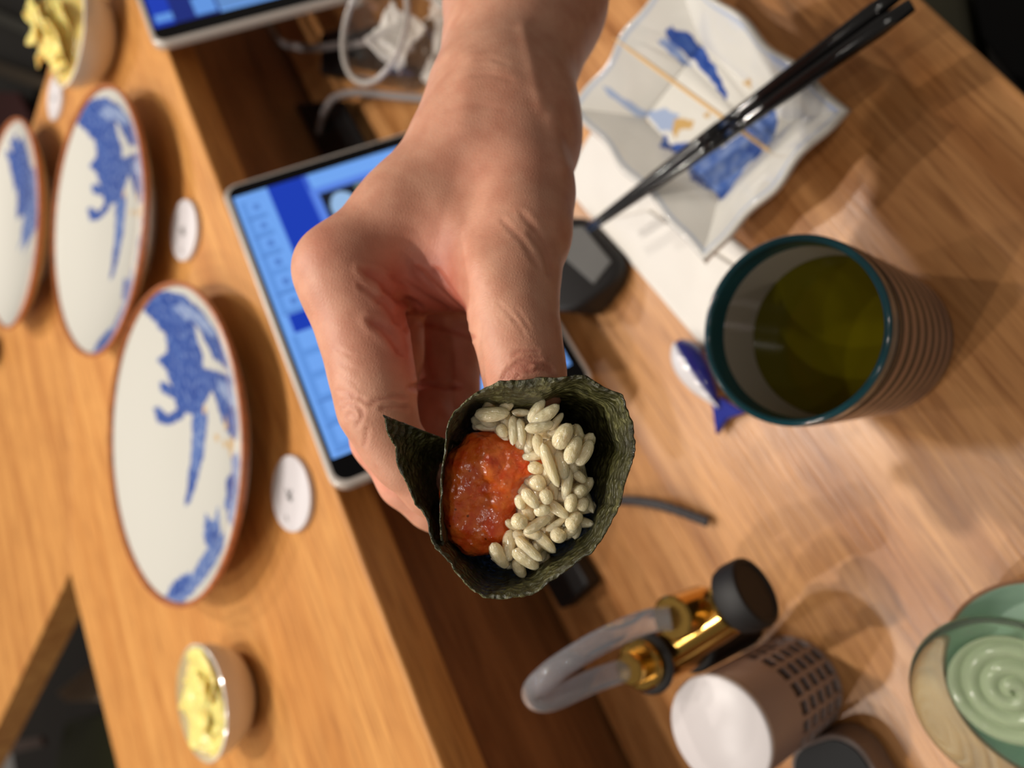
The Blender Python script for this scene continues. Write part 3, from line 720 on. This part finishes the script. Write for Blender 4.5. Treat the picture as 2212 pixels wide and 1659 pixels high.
# palm side: metacarpals
S.chain(ch((1078, 280, .272, 23.4), (1020, 340, .266, 18), (880, 452, .256, 12.5), (737, 583, .247, 13.6)), .016)
S.chain(ch((1085, 290, .275, 22), (1010, 430, .275, 17), (905, 560, .272, 14), (850, 620, .272, 12)), .014)
S.chain(ch((1085, 300, .280, 20), (1040, 450, .292, 19), (965, 590, .30, 14), (930, 650, .298, 11)), .012)
S.chain(ch((1110, 320, .284, 18), (1090, 480, .297, 17), (1030, 600, .306, 12), (990, 660, .303, 10)), .012)
# thumb
S.chain(ch((1105, 300, .268, 21), (1118, 420, .256, 18.0), (1120, 500, .247, 16.0), (1104, 610, .237, 13.9), (1110, 690, .231, 12.2), (1122, 745, .228, 11.0), (1132, 800, .2265, 10.4), (1135, 828, .2290, 10.1), (1133, 848, .239, 9.0), (1130, 858, .251, 8.0)), .006)
# first web
S.chain(ch((1010, 420, .262, 14), (960, 500, .262, 12.5)), .014)
S.chain(ch((845, 565, .262, 7), (930, 585, .260, 8.5), (1030, 600, .252, 9.5)), .013)
S.chain(ch((900, 500, .262, 10), (1000, 520, .26, 13), (1060, 560, .252, 12)), .014)
def finger(L, k=.004, kj=.005):
    g = np.full(S.f.shape, .02, np.float32); S.chain(ch(*L), k, f=g); S.merge(g, kj)
finger([(737, 583, .247, 13.6), (765, 660, .246, 13.2), (790, 740, .243, 12.7), (806, 820, .240, 11.9), (815, 885, .2385, 11.3)], .006, .008)
idx_f = [(815, 885, .2385, 11.3), (840, 945, .240, 9.6), (872, 990, .242, 9.3), (935, 1050, .246, 9.2), (985, 1100, .249, 8.0)]
finger(idx_f, .004, .004)
finger([(850, 620, .272, 12), (840, 760, .268, 11.5), (823, 880, .263, 11.2), (828, 945, .262, 10.6), (880, 1035, .264, 9.6), (935, 1085, .266, 9.0), (985, 1120, .268, 8)], .004, .0012)
finger([(930, 650, .298, 11), (925, 740, .296, 11), (921, 815, .292, 10.6), (927, 845, .288, 10.0), (935, 930, .276, 9.4), (985, 990, .272, 8.2)], .003, .0012)
finger([(990, 660, .303, 10), (988, 740, .300, 9.4), (984, 815, .296, 9.0), (986, 845, .292, 8.4), (985, 905, .284, 8.0), (1010, 960, .280, 7)], .003, .0012)
V, Fq = surface_nets(S.f, S.org, S.h)
me = bpy.data.meshes.new('person'); me.from_pydata([], [], []); 
def build_np(name, V, Fq, m, parent=None):
    me = bpy.data.meshes.new(name); me.vertices.add(len(V)); me.vertices.foreach_set('co', np.asarray(V, np.float32).ravel())
    me.loops.add(len(Fq) * 4); me.loops.foreach_set('vertex_index', Fq.astype(np.int32).ravel())
    me.polygons.add(len(Fq)); me.polygons.foreach_set('loop_start', np.arange(len(Fq), dtype=np.int32) * 4)
    me.polygons.foreach_set('use_smooth', np.ones(len(Fq), bool)); me.update(calc_edges=True); me.validate()
    me.materials.append(m); o = bpy.data.objects.new(name, me); COL.objects.link(o)
    if parent: o.parent = parent
    return o
def vnormals(V, Fq):
    a = V[Fq[:, 2]] - V[Fq[:, 0]]; b = V[Fq[:, 3]] - V[Fq[:, 1]]; n = np.cross(a, b); N_ = np.zeros_like(V)
    for k in range(4): np.add.at(N_, Fq[:, k], n)
    return N_ / (np.linalg.norm(N_, axis=1)[:, None] + 1e-12)
def relax(V, Fq, it=2, lam=.5):
    for _ in range(it):
        acc = np.zeros_like(V); cnt = np.zeros(len(V))
        for k in range(4):
            np.add.at(acc, Fq[:, k], V[Fq[:, (k + 1) % 4]] + V[Fq[:, (k - 1) % 4]]); np.add.at(cnt, Fq[:, k], 2)
        V = V * (1 - lam) + lam * acc / cnt[:, None]
    return V
V = relax(V, Fq, 3)
Nn = vnormals(V, Fq)
ctr = V.mean(0)
if (Nn * (V - ctr)).sum() < 0: Nn = -Nn; Fq = Fq[:, ::-1]
px = CX + F * V[:, 0] / V[:, 2]; py = CY + F * V[:, 1] / V[:, 2]
face = (Nn * V).sum(1) / np.linalg.norm(V, axis=1) < .05
def z4(L, k=2.766, ox=600, oy=500): return [(ox + x / k, oy + y / k) for x, y in L]
def zt(L): return [(940 + x / 5.82, 640 + y / 5.82) for x, y in L]
def zi(L): return [(560 + x / 3.95, 640 + y / 3.95) for x, y in L]
CR = [  # (depth mm, width px, depth window, points)
    (.35, 4, zt([(830, 1090), (900, 940), (1050, 820), (1200, 770), (1370, 775)])),
    (.40, 4, zt([(890, 1080), (960, 960), (1070, 880), (1230, 830), (1400, 870), (1500, 940)])),
    (.35, 4, zt([(960, 1060), (1080, 950), (1180, 890), (1230, 885)])),
    (.40, 4, zt([(1120, 960), (1320, 920), (1400, 930), (1520, 985)])),
    (.25, 4, zt([(960, 760), (1060, 690), (1200, 680), (1330, 690)])),
    (.2, 3, zt([(880, 200), (1000, 300), (1080, 420), (1160, 560)])), (.2, 3, zt([(760, 60), (940, 220), (1060, 380)])), (.2, 3, zt([(1000, 130), (1120, 300), (1200, 420)])),
    (.28, 7, [(1122, 455), (1150, 487), (1172, 520), (1188, 560), (1196, 600)]), (.25, 6, [(1140, 500), (1165, 530), (1180, 565), (1186, 600)]),
    (.22, 6, [(1080, 470), (1130, 520), (1165, 580)]),
    (1.0, 9, z4([(500, 225), (600, 275), (660, 330), (740, 395), (800, 425), (860, 455)])),
    (.7, 8, z4([(620, 330), (700, 400), (760, 420), (830, 440)])), (.7, 7, z4([(700, 380), (730, 450), (740, 520), (760, 600)])),
    (.6, 6, z4([(830, 210), (900, 290), (980, 360), (1060, 430), (1130, 500)])), (.5, 6, z4([(930, 210), (1000, 300), (1070, 390), (1130, 470)])),
    (.5, 6, z4([(650, 260), (760, 310), (850, 370), (950, 430), (1040, 480)])), (.4, 5, z4([(480, 320), (560, 370), (610, 430)])),
    (.9, 9, z4([(540, 530), (620, 570), (680, 630), (720, 690), (745, 735)])), (.7, 8, z4([(600, 395), (660, 440), (700, 500), (715, 560)])),
    (.55, 5, z4([(540, 1035), (600, 1005), (680, 985), (775, 995)])), (.4, 5, z4([(600, 1060), (700, 1040), (790, 1060)])),
    (.35, 4, zi([(655, 800), (760, 820), (850, 870), (940, 915)])), (.35, 4, zi([(700, 960), (760, 920), (830, 930), (885, 980), (870, 1050), (810, 1140)])),
    (.3, 4, zi([(740, 1050), (770, 1000), (840, 1030)])), (.3, 4, zi([(930, 1110), (915, 1200), (895, 1290)])), (.25, 4, zi([(690, 900), (760, 870), (820, 860)])),
    (.2, 3, zi([(640, 640), (740, 700), (860, 760)])), (.2, 3, zi([(660, 560), (760, 600), (880, 650)])), (.2, 3, zi([(620, 430), (720, 480), (820, 520)])),
    (.9, 6, z4([(770, 935), (860, 925), (920, 915), (1000, 935), (1100, 925)])), (.6, 6, z4([(830, 545), (950, 560), (1100, 610), (1190, 640)])),
    (.4, 6, z4([(890, 640), (900, 780), (930, 900)])),
    (.1, 5, [(1025, 130), (1060, 125), (1100, 140)]), (.1, 5, [(1015, 165), (1060, 160), (1110, 175)]), (.1, 5, [(960, 240), (1030, 225), (1100, 240)]),
]
disp = np.zeros(len(V)); cre = np.zeros(len(V))
for dep, wd, L in CR:
    if 1060 < L[0][0] < 1240 and L[0][1] > 740: dep *= 1.7
    L = [np.array(p) for p in L]; xs = [p[0] for p in L]; ys = [p[1] for p in L]
    sel = face & (px > min(xs) - 4 * wd) & (px < max(xs) + 4 * wd) & (py > min(ys) - 4 * wd) & (py < max(ys) + 4 * wd)
    P_ = np.stack([px[sel], py[sel]], 1); dm = np.full(len(P_), 1e9)
    tot = len(L) - 1
    for i in range(tot):
        ba = L[i + 1] - L[i]; t = np.clip(((P_ - L[i]) @ ba) / ba.dot(ba), 0, 1); dd = np.linalg.norm(P_ - L[i] - t[:, None] * ba, axis=1)
        tp_ = (i + t) / tot; dd = dd + 6 * wd * np.maximum(0, np.abs(tp_ - .5) - .42) / .08 * .15; dm = np.minimum(dm, dd)
    g = np.exp(-(dm / wd) ** 2); disp[sel] -= dep * g / 1000; disp[sel] += dep * .35 * np.exp(-((dm - 2 * wd) / wd) ** 2) / 1000; cre[sel] = np.maximum(cre[sel], g * min(1, dep))
# tendons and soft relief
def ridge(a, b, w_, hgt):
    a = np.array(a, float); b = np.array(b, float); ba = b - a; t = np.clip(((px - a[0]) * ba[0] + (py - a[1]) * ba[1]) / ba.dot(ba), 0, 1)
    dd = np.hypot(px - a[0] - t * ba[0], py - a[1] - t * ba[1]); disp[:] += face * hgt / 1000 * np.exp(-(dd / w_) ** 2)
ridge((1190, 250), (1215, 360), 16, .9); ridge((960, 450), (1050, 600), 40, .9); ridge((1130, 60), (1170, 230), 14, .5); ridge((1010, 130), (1000, 260), 30, .5)
V = V + Nn * disp[:, None]
W = camworld(V)
SK = bpy.data.materials.new('skin'); SK.use_nodes = True; nt = SK.node_tree; b = nt.nodes['Principled BSDF']; L = nt.links.new
a_ = nt.nodes.new('ShaderNodeAttribute'); a_.attribute_name = 'Col'
tc = nt.nodes.new('ShaderNodeTexCoord')
n1 = nt.nodes.new('ShaderNodeTexNoise'); n1.inputs['Scale'].default_value = 130; n1.inputs['Detail'].default_value = 5
r_ = nt.nodes.new('ShaderNodeValToRGB'); r_.color_ramp.elements[0].position = .35; r_.color_ramp.elements[1].position = .65
r_.color_ramp.elements[0].color = (.90, .80, .76, 1); r_.color_ramp.elements[1].color = (1.03, 1.02, 1.0, 1)
mx = nt.nodes.new('ShaderNodeMixRGB'); mx.blend_type = 'MULTIPLY'; mx.inputs[0].default_value = 1
L(tc.outputs['Object'], n1.inputs['Vector']); L(n1.outputs['Fac'], r_.inputs[0]); L(a_.outputs['Color'], mx.inputs[1]); L(r_.outputs[0], mx.inputs[2]); L(mx.outputs[0], b.inputs['Base Color'])
vo = nt.nodes.new('ShaderNodeTexVoronoi'); vo.inputs['Scale'].default_value = 900; vo.feature = 'DISTANCE_TO_EDGE'
mp = nt.nodes.new('ShaderNodeMapping'); mp.inputs['Scale'].default_value = (1, .55, 1.4); L(tc.outputs['Object'], mp.inputs[0]); L(mp.outputs[0], vo.inputs['Vector'])
bp = nt.nodes.new('ShaderNodeBump'); bp.inputs['Strength'].default_value = .32; bp.inputs['Distance'].default_value = .0003; L(vo.outputs['Distance'], bp.inputs['Height']); L(bp.outputs[0], b.inputs['Normal'])
b.inputs['Roughness'].default_value = .5; b.inputs['Subsurface Weight'].default_value = .25; b.inputs['Subsurface Radius'].default_value = (1, .35, .2); b.inputs['Subsurface Scale'].default_value = .004
b.inputs['Specular IOR Level'].default_value = .4
person = build_np('person', W, Fq[:, ::-1], SK)
base = np.array(lin((212, 160, 134))); red = np.array(lin((186, 104, 86))); pink = np.array(lin((226, 158, 136)))
def blob(x, y, d_, r0):
    q = c3(x, y, d_); return np.exp(-((V - q) ** 2).sum(1) / (r0 / 1000) ** 2)
f = .6 * blob(870, 640, .245, 20) + .5 * blob(960, 640, .245, 16) + .7 * blob(880, 760, .24, 12) + .5 * blob(930, 800, .29, 40) * 1.2 + .35 * blob(700, 520, .235, 9) + .3 * blob(1135, 820, .215, 10) + .25 * blob(1080, 330, .245, 25) + .6 * cre
f = np.clip(f, 0, .9)[:, None]; g = np.clip(blob(800, 1000, .262, 16), 0, .8)[:, None]
C = base * (1 - f) + red * f; C = C * (1 - g) + pink * g
ca = person.data.color_attributes.new('Col', 'FLOAT_COLOR', 'POINT'); cc = np.ones((len(V), 4), np.float32); cc[:, :3] = C
if len(person.data.vertices) == len(V): ca.data.foreach_set('color', cc.ravel())
tag(person, 'bare right forearm and hand reaching in from the top, pinching the hand roll', 'person')

# ---------------------------------------------------------------- hand roll
def zr(x, y): return (800 + x / 3.0717, 780 + y / 3.0717)
roll_d = .200
RP = [  # rim of the sheet: px, py, depth ; base px, py, depth
    (955, 1192, .212), (951, 1130, .209), (953, 1060, .207), (957, 990, .206), (966, 930, .205), (990, 885, .203), (1022, 853, .201), (1065, 833, .199), (1110, 820, .198), (1160, 816, .197), (1210, 815, .196), (1256, 815, .196),
    (1300, 832, .196), (1340, 852, .197), (1355, 885, .197), (1362, 922, .197), (1372, 958, .197), (1367, 992, .197), (1353, 1032, .197), (1344, 1078, .198), (1325, 1115, .199), (1308, 1150, .200), (1275, 1193, .201), (1236, 1224, .202), (1190, 1254, .203),
    (1150, 1283, .203), (1100, 1292, .203), (1045, 1287, .204), (1008, 1264, .205), (976, 1222, .206), (950, 1190, .208), (932, 1160, .210), (915, 1112, .211), (892, 1080, .211), (874, 1030, .211), (857, 992, .210), (850, 960, .209), (839, 933, .208), (829, 897, .207)]
rim = spline([Vector(p) for p in RP], 14)
NT = len(rim); NS = 46; apex = (1090, 1010, .300)
VV = []
tt = np.linspace(0, 1, NT)
for i, p in enumerate(rim):
    flap = max(0, (tt[i] - .80) / .20)
    jag = .0006 * mnoise.noise((i * .35, 0, 1)) + .0004 * mnoise.noise((i * .9, 3, 1))
    pc = c3(*p)
    th = math.atan2(p.y - 1050, p.x - 1110)
    ring = 18 + 8 * tt[i]
    bx, by, bd = apex[0] + ring * math.cos(th), apex[1] + ring * math.sin(th), apex[2]
    if flap > 0:
        bx = bx * (1 - flap) + (1000) * flap; by = by * (1 - flap) + 965 * flap; bd = bd * (1 - flap) + .232 * flap
    bc = c3(bx, by, bd)
    for j in range(NS):
        s_ = j / (NS - 1)
        tn = math.exp(-((p.x - 1135) / 90) ** 2) if p.y < 900 else 0; bul = .0035 * math.sin(math.pi * min(1, s_ * 1.6)) * (1 - flap) * (1 - tn)
        w_ = s_ ** (.8 + .2 * flap - .24 * tn); dz_ = pc[2] * (1 - s_) + bc[2] * s_; q_ = (pc / pc[2] * (1 - w_) + bc / bc[2] * w_) * dz_
        cen_ = c3(1110, 1050, 1.0) * q_[2]
        out_ = q_ - cen_; ln = np.linalg.norm(out_) + 1e-9
        amp = .0011 * (1 - .5 * s_)
        nz = mnoise.noise((i * .055, j * .13, 2)) * amp + mnoise.noise((i * .2, j * .4, 5)) * amp * .35
        q_ = q_ + out_ / ln * (bul + nz) + np.array([0, 0, 1]) * (mnoise.noise((i * .06, 9, 4)) * .0008 + jag) * (1 - s_) ** 2
        VV.append(q_)
VV = camworld(np.array(VV))
NM = bpy.data.materials.new('nori'); NM.use_nodes = True; nt = NM.node_tree; b = nt.nodes['Principled BSDF']; L = nt.links.new
tc = nt.nodes.new('ShaderNodeTexCoord'); n1 = nt.nodes.new('ShaderNodeTexNoise'); n1.inputs['Scale'].default_value = 330; n1.inputs['Detail'].default_value = 6; n1.inputs['Roughness'].default_value = .7
n2 = nt.nodes.new('ShaderNodeTexNoise'); n2.inputs['Scale'].default_value = 75; n2.inputs['Detail'].default_value = 3
L(tc.outputs['Object'], n1.inputs[0]); L(tc.outputs['Object'], n2.inputs[0])
r_ = nt.nodes.new('ShaderNodeValToRGB'); cr = r_.color_ramp; cr.elements[0].position = .36; cr.elements[0].color = (*lin((36, 35, 16)), 1); cr.elements[1].position = .72; cr.elements[1].color = (*lin((150, 146, 92)), 1)
e = cr.elements.new(.52); e.color = (*lin((68, 67, 30)), 1)
mt = nt.nodes.new('ShaderNodeMath'); mt.operation = 'MULTIPLY_ADD'; mt.inputs[1].default_value = .6; L(n1.outputs['Fac'], mt.inputs[0])
mt2 = nt.nodes.new('ShaderNodeMath'); mt2.operation = 'MULTIPLY'; mt2.inputs[1].default_value = .4; L(n2.outputs['Fac'], mt2.inputs[0]); L(mt2.outputs[0], mt.inputs[2])
L(mt.outputs[0], r_.inputs[0]); L(r_.outputs[0], b.inputs['Base Color'])
bp = nt.nodes.new('ShaderNodeBump'); bp.inputs['Strength'].default_value = 1.; bp.inputs['Distance'].default_value = .0012
vo = nt.nodes.new('ShaderNodeTexVoronoi'); vo.inputs['Scale'].default_value = 520; L(tc.outputs['Object'], vo.inputs['Vector'])
m3 = nt.nodes.new('ShaderNodeMath'); m3.operation = 'ADD'; L(n1.outputs['Fac'], m3.inputs[0]); L(vo.outputs['Distance'], m3.inputs[1]); L(m3.outputs[0], bp.inputs['Height']); L(bp.outputs[0], b.inputs['Normal'])
b.inputs['Roughness'].default_value = .25; b.inputs['Specular IOR Level'].default_value = .8
orig = cam(1110, 1050, .24)
roll = empty('hand_roll', orig, 'cone hand roll of dark green seaweed with rice and orange minced fish in the hand', 'hand roll')
VR = VV - np.array(orig)
no = mesh_obj('seaweed_sheet', VR, gridfaces(NT, NS), NM, roll); md = no.modifiers.new('s', 'SOLIDIFY'); md.thickness = .00045; md.offset = 0
# minced fish
S2 = SDF((-.030, .006, .190), (.014, .052, .236), .0005)
def c2k(*L, k=.004): S2.chain(ch(*L), k)
c2k((1010, 1010, .221, 5.6), (1055, 990, .219, 5.4)); c2k((1000, 1060, .222, 5.6), (1000, 1130, .223, 5.0), (1012, 1168, .2235, 3.6)); c2k((1055, 990, .219, 5.4), (1095, 1010, .220, 5.2), (1085, 1060, .2225, 5.0)); c2k((1085, 1060, .2225, 5.0), (1065, 1140, .2235, 5.4), (1040, 1165, .224, 4))
c2k((1120, 985, .2195, 4.0), (1152, 1000, .2185, 3.6)); c2k((1030, 965, .2215, 4.2), (1075, 965, .2215, 4.2)); c2k((1030, 1070, .226, 6.5), (1050, 1120, .227, 6.5)); c2k((1000, 1010, .221, 5.2), (996, 1100, .222, 5.2))
V2_, F2 = surface_nets(S2.f, S2.org, S2.h); V2_ = relax(V2_, F2, 2); N2 = vnormals(V2_, F2)
if (N2 * (V2_ - V2_.mean(0))).sum() < 0: N2 = -N2; F2 = F2[:, ::-1]
dz = np.array([mnoise.noise(Vector(v) * 330) * .0006 + mnoise.noise(Vector(v) * 900) * .00028 + mnoise.noise(Vector(v) * 140) * .0009 for v in V2_]); V2_ = V2_ + N2 * dz[:, None]
FM = bpy.data.materials.new('minced_fish'); FM.use_nodes = True; nt = FM.node_tree; b = nt.nodes['Principled BSDF']; L = nt.links.new
tc = nt.nodes.new('ShaderNodeTexCoord'); n1 = nt.nodes.new('ShaderNodeTexNoise'); n1.inputs['Scale'].default_value = 260; n1.inputs['Detail'].default_value = 4; L(tc.outputs['Object'], n1.inputs[0])
r_ = nt.nodes.new('ShaderNodeValToRGB'); cr = r_.color_ramp; cr.elements[0].position = .34; cr.elements[0].color = (*lin((222, 78, 22)), 1); cr.elements[1].position = .7; cr.elements[1].color = (*lin((246, 128, 48)), 1)
L(n1.outputs['Fac'], r_.inputs[0])
vo = nt.nodes.new('ShaderNodeTexVoronoi'); vo.inputs['Scale'].default_value = 170; L(tc.outputs['Object'], vo.inputs['Vector'])
r2 = nt.nodes.new('ShaderNodeValToRGB'); r2.color_ramp.elements[0].position = .05; r2.color_ramp.elements[0].color = (.12, .04, .02, 1); r2.color_ramp.elements[1].position = .09; r2.color_ramp.elements[1].color = (1, 1, 1, 1); L(vo.outputs['Distance'], r2.inputs[0])
mx = nt.nodes.new('ShaderNodeMixRGB'); mx.blend_type = 'MULTIPLY'; mx.inputs[0].default_value = .8; L(r_.outputs[0], mx.inputs[1]); L(r2.outputs[0], mx.inputs[2]); L(mx.outputs[0], b.inputs['Base Color'])
n3 = nt.nodes.new('ShaderNodeTexNoise'); n3.inputs['Scale'].default_value = 900; L(tc.outputs['Object'], n3.inputs[0])
bp = nt.nodes.new('ShaderNodeBump'); bp.inputs['Strength'].default_value = .5; bp.inputs['Distance'].default_value = .0005; L(n3.outputs['Fac'], bp.inputs['Height']); L(bp.outputs[0], b.inputs['Normal']); L(bp.outputs[0], b.inputs['Coat Normal'])
b.inputs['Roughness'].default_value = .2; b.inputs['Subsurface Weight'].default_value = .3; b.inputs['Subsurface Radius'].default_value = (1, .3, .15); b.inputs['Subsurface Scale'].default_value = .003; b.inputs['Coat Weight'].default_value = 1; b.inputs['Coat Roughness'].default_value = .1
ff = build_np('minced_fish', camworld(V2_) - np.array(orig), F2[:, ::-1], FM, roll); ff['label'] = 'glossy orange red minced fish'
# rice grains
RM = mat('cooked_rice', (255, 229, 188), .16, sss_weight=.85, sss_scale=.0028, coat=1., noise=.04, nscale=1.2, bump=.25, bscale=2.2)
for _n in RM.node_tree.nodes:
    if _n.type == 'BUMP': _n.inputs['Distance'].default_value = .25
RM.node_tree.nodes['Principled BSDF'].inputs['Subsurface Radius'].default_value = (1, .9, .72)
_b = RM.node_tree.nodes['Principled BSDF']; RM.node_tree.links.new(_b.inputs['Normal'].links[0].from_socket, _b.inputs['Coat Normal']); _b.inputs['Coat Roughness'].default_value = .1
def grain_mesh(seed):
    rn = random.Random(seed); nu, nv = 14, 12; V = []; bend = rn.uniform(-.16, .16); fat = rn.uniform(.9, 1.1)
    for i in range(nu + 1):
        s_ = -1 + 2 * i / nu; rr = max(0, 1 - abs(s_) ** 2.4) ** .52 * (1 - .1 * s_)
        for k in range(nv):
            a = 2 * math.pi * k / nv
            V.append((s_, bend * (1 - s_ * s_) * 1.2 + rr * math.cos(a) * fat * (1 + .06 * math.sin(3 * a + seed)), rr * math.sin(a) * (1 + .08 * s_)))
    me = bpy.data.meshes.new('rice_grain'); me.from_pydata(V, [], gridfaces(nu + 1, nv, closev=True)); me.polygons.foreach_set('use_smooth', [True] * len(me.polygons)); me.materials.append(RM); me.update(); return me
GM = [grain_mesh(k) for k in range(7)]
def grain(x, y, d_, ln, wd, ang, tilt=0.):
    """x, y, length, width traced on the photograph; d_ distance along the view"""
    me = rnd.choice(GM); o = bpy.data.objects.new('rice_grain', me); COL.objects.link(o); o.parent = roll
    k = d_ / F; l2 = ln * k / 2 / max(.45, math.cos(tilt)); w2 = wd * k / 2 * .98; l2 *= 1.06; a = math.radians(ang)
    X_ = np.array([math.cos(a) * math.cos(tilt), math.sin(a) * math.cos(tilt), math.sin(tilt)]); Z0 = np.array([0, 0, -1.]); Yv = np.cross(Z0, X_); Yv /= np.linalg.norm(Yv); Zv = np.cross(X_, Yv)
    Mx = np.stack([R @ X_ * l2, R @ Yv * w2, R @ Zv * w2 * .92], 1); m4 = Matrix([list(Mx[i]) + [0] for i in range(3)] + [[0, 0, 0, 1]]); m4.translation = cam(x, y, d_) - Vector(orig)
    o.matrix_local = m4; return o
G = [(808, 348, 225, 100, -5, 1), (905, 305, 110, 75, -40, 2), (1000, 338, 120, 62, 0, 3), (790, 435, 190, 60, 0, 4), (880, 462, 100, 95, 60, 3), (945, 460, 190, 66, 90, 2), (997, 470, 172, 64, 84, 2), (1060, 512, 130, 70, 85, 3),
     (1105, 330, 180, 76, -58, 1), (1163, 355, 215, 86, -35, 0), (1122, 430, 190, 92, -12, 0), (1230, 400, 145, 62, -48, 1), (1282, 500, 190, 115, -60, 0), (1350, 590, 190, 100, -66, 0), (1418, 608, 190, 92, -58, 1), (1118, 560, 150, 74, 78, 1),
     (1195, 690, 300, 88, 70, 0), (1268, 690, 200, 84, 76, 1), (1098, 715, 110, 84, 20, 2), (1112, 812, 112, 108, 60, 1), (1300, 815, 210, 74, 98, 1), (1385, 770, 110, 66, 40, 2), (1220, 850, 150, 80, 80, 2),
     (1062, 912, 155, 84, 50, 0), (1164, 903, 102, 88, 70, 0), (1335, 942, 120, 96, 100, 0), (1398, 868, 95, 80, -40, 1), (1238, 985, 175, 76, 35, 1), (1140, 992, 110, 80, -10, 0), (1000, 935, 104, 84, 78, 1), (990, 1062, 112, 108, 20, 0),
     (1112, 1080, 205, 76, -30, 1), (1230, 1080, 155, 64, -35, 2), (1355, 1062, 135, 98, -50, 1), (1250, 1152, 112, 96, 30, 0), (1412, 950, 92, 84, 90, 1), (858, 1290, 195, 100, 60, 1), (922, 1225, 200, 92, 95, 2), (1052, 1245, 225, 88, 40, 0),
     (1030, 1315, 205, 96, 35, 0), (1152, 1195, 205, 82, 44, 1), (990, 1375, 135, 84, 62, 2), (1000, 1165, 120, 80, 30, 2), (1045, 1000, 120, 80, 60, 2), (1180, 760, 140, 78, 90, 2), (1330, 690, 130, 80, 60, 2), (1200, 600, 150, 90, 70, 2),
     (1240, 460, 140, 80, -30, 2), (1160, 480, 150, 80, 10, 3), (1380, 480, 130, 70, 70, 3), (1240, 740, 160, 80, 60, 3), (1290, 900, 130, 80, 20, 2), (1180, 1020, 130, 80, -60, 2), (1330, 1130, 110, 76, -40, 2), (1080, 1150, 130, 80, 20, 1)]
for x, y, l_, w_, a_2, lay in G:
    gx, gy = zr(x, y); dd = .2085 + .0016 * lay + .0010 * math.hypot(gx - 1170, gy - 1020) / 100 + (.0022 if y > 1130 else 0)
    grain(gx, gy, dd, l_ / 3.0717, w_ / 3.0717, a_2, rnd.uniform(-.25, .25))
gp = [zr(x, y) for x, y in [(720, 330), (900, 290), (1120, 290), (1300, 420), (1440, 560), (1420, 780), (1440, 900), (1420, 1060), (1260, 1180), (1060, 1370), (900, 1340), (830, 1240), (960, 1100), (960, 950), (1040, 760), (1000, 560), (860, 480), (740, 430)]]
cnt = 0
while cnt < 200:
    gx = rnd.uniform(1025, 1275); gy = rnd.uniform(865, 1240)
    if inpoly(np.array([gx]), np.array([gy]), gp)[0]:
        tdp = rnd.random(); gx = 1150 + (gx - 1150) * (1 - .22 * tdp); gy = 1040 + (gy - 1040) * (1 - .22 * tdp)
        grain(gx, gy, .2140 + tdp * .010 + .001 * math.hypot(gx - 1170, gy - 1020) / 100 + (.002 if gy > 1150 else 0), rnd.uniform(56, 76), rnd.uniform(24, 31), rnd.uniform(0, 180), rnd.uniform(-.6, .6)); cnt += 1
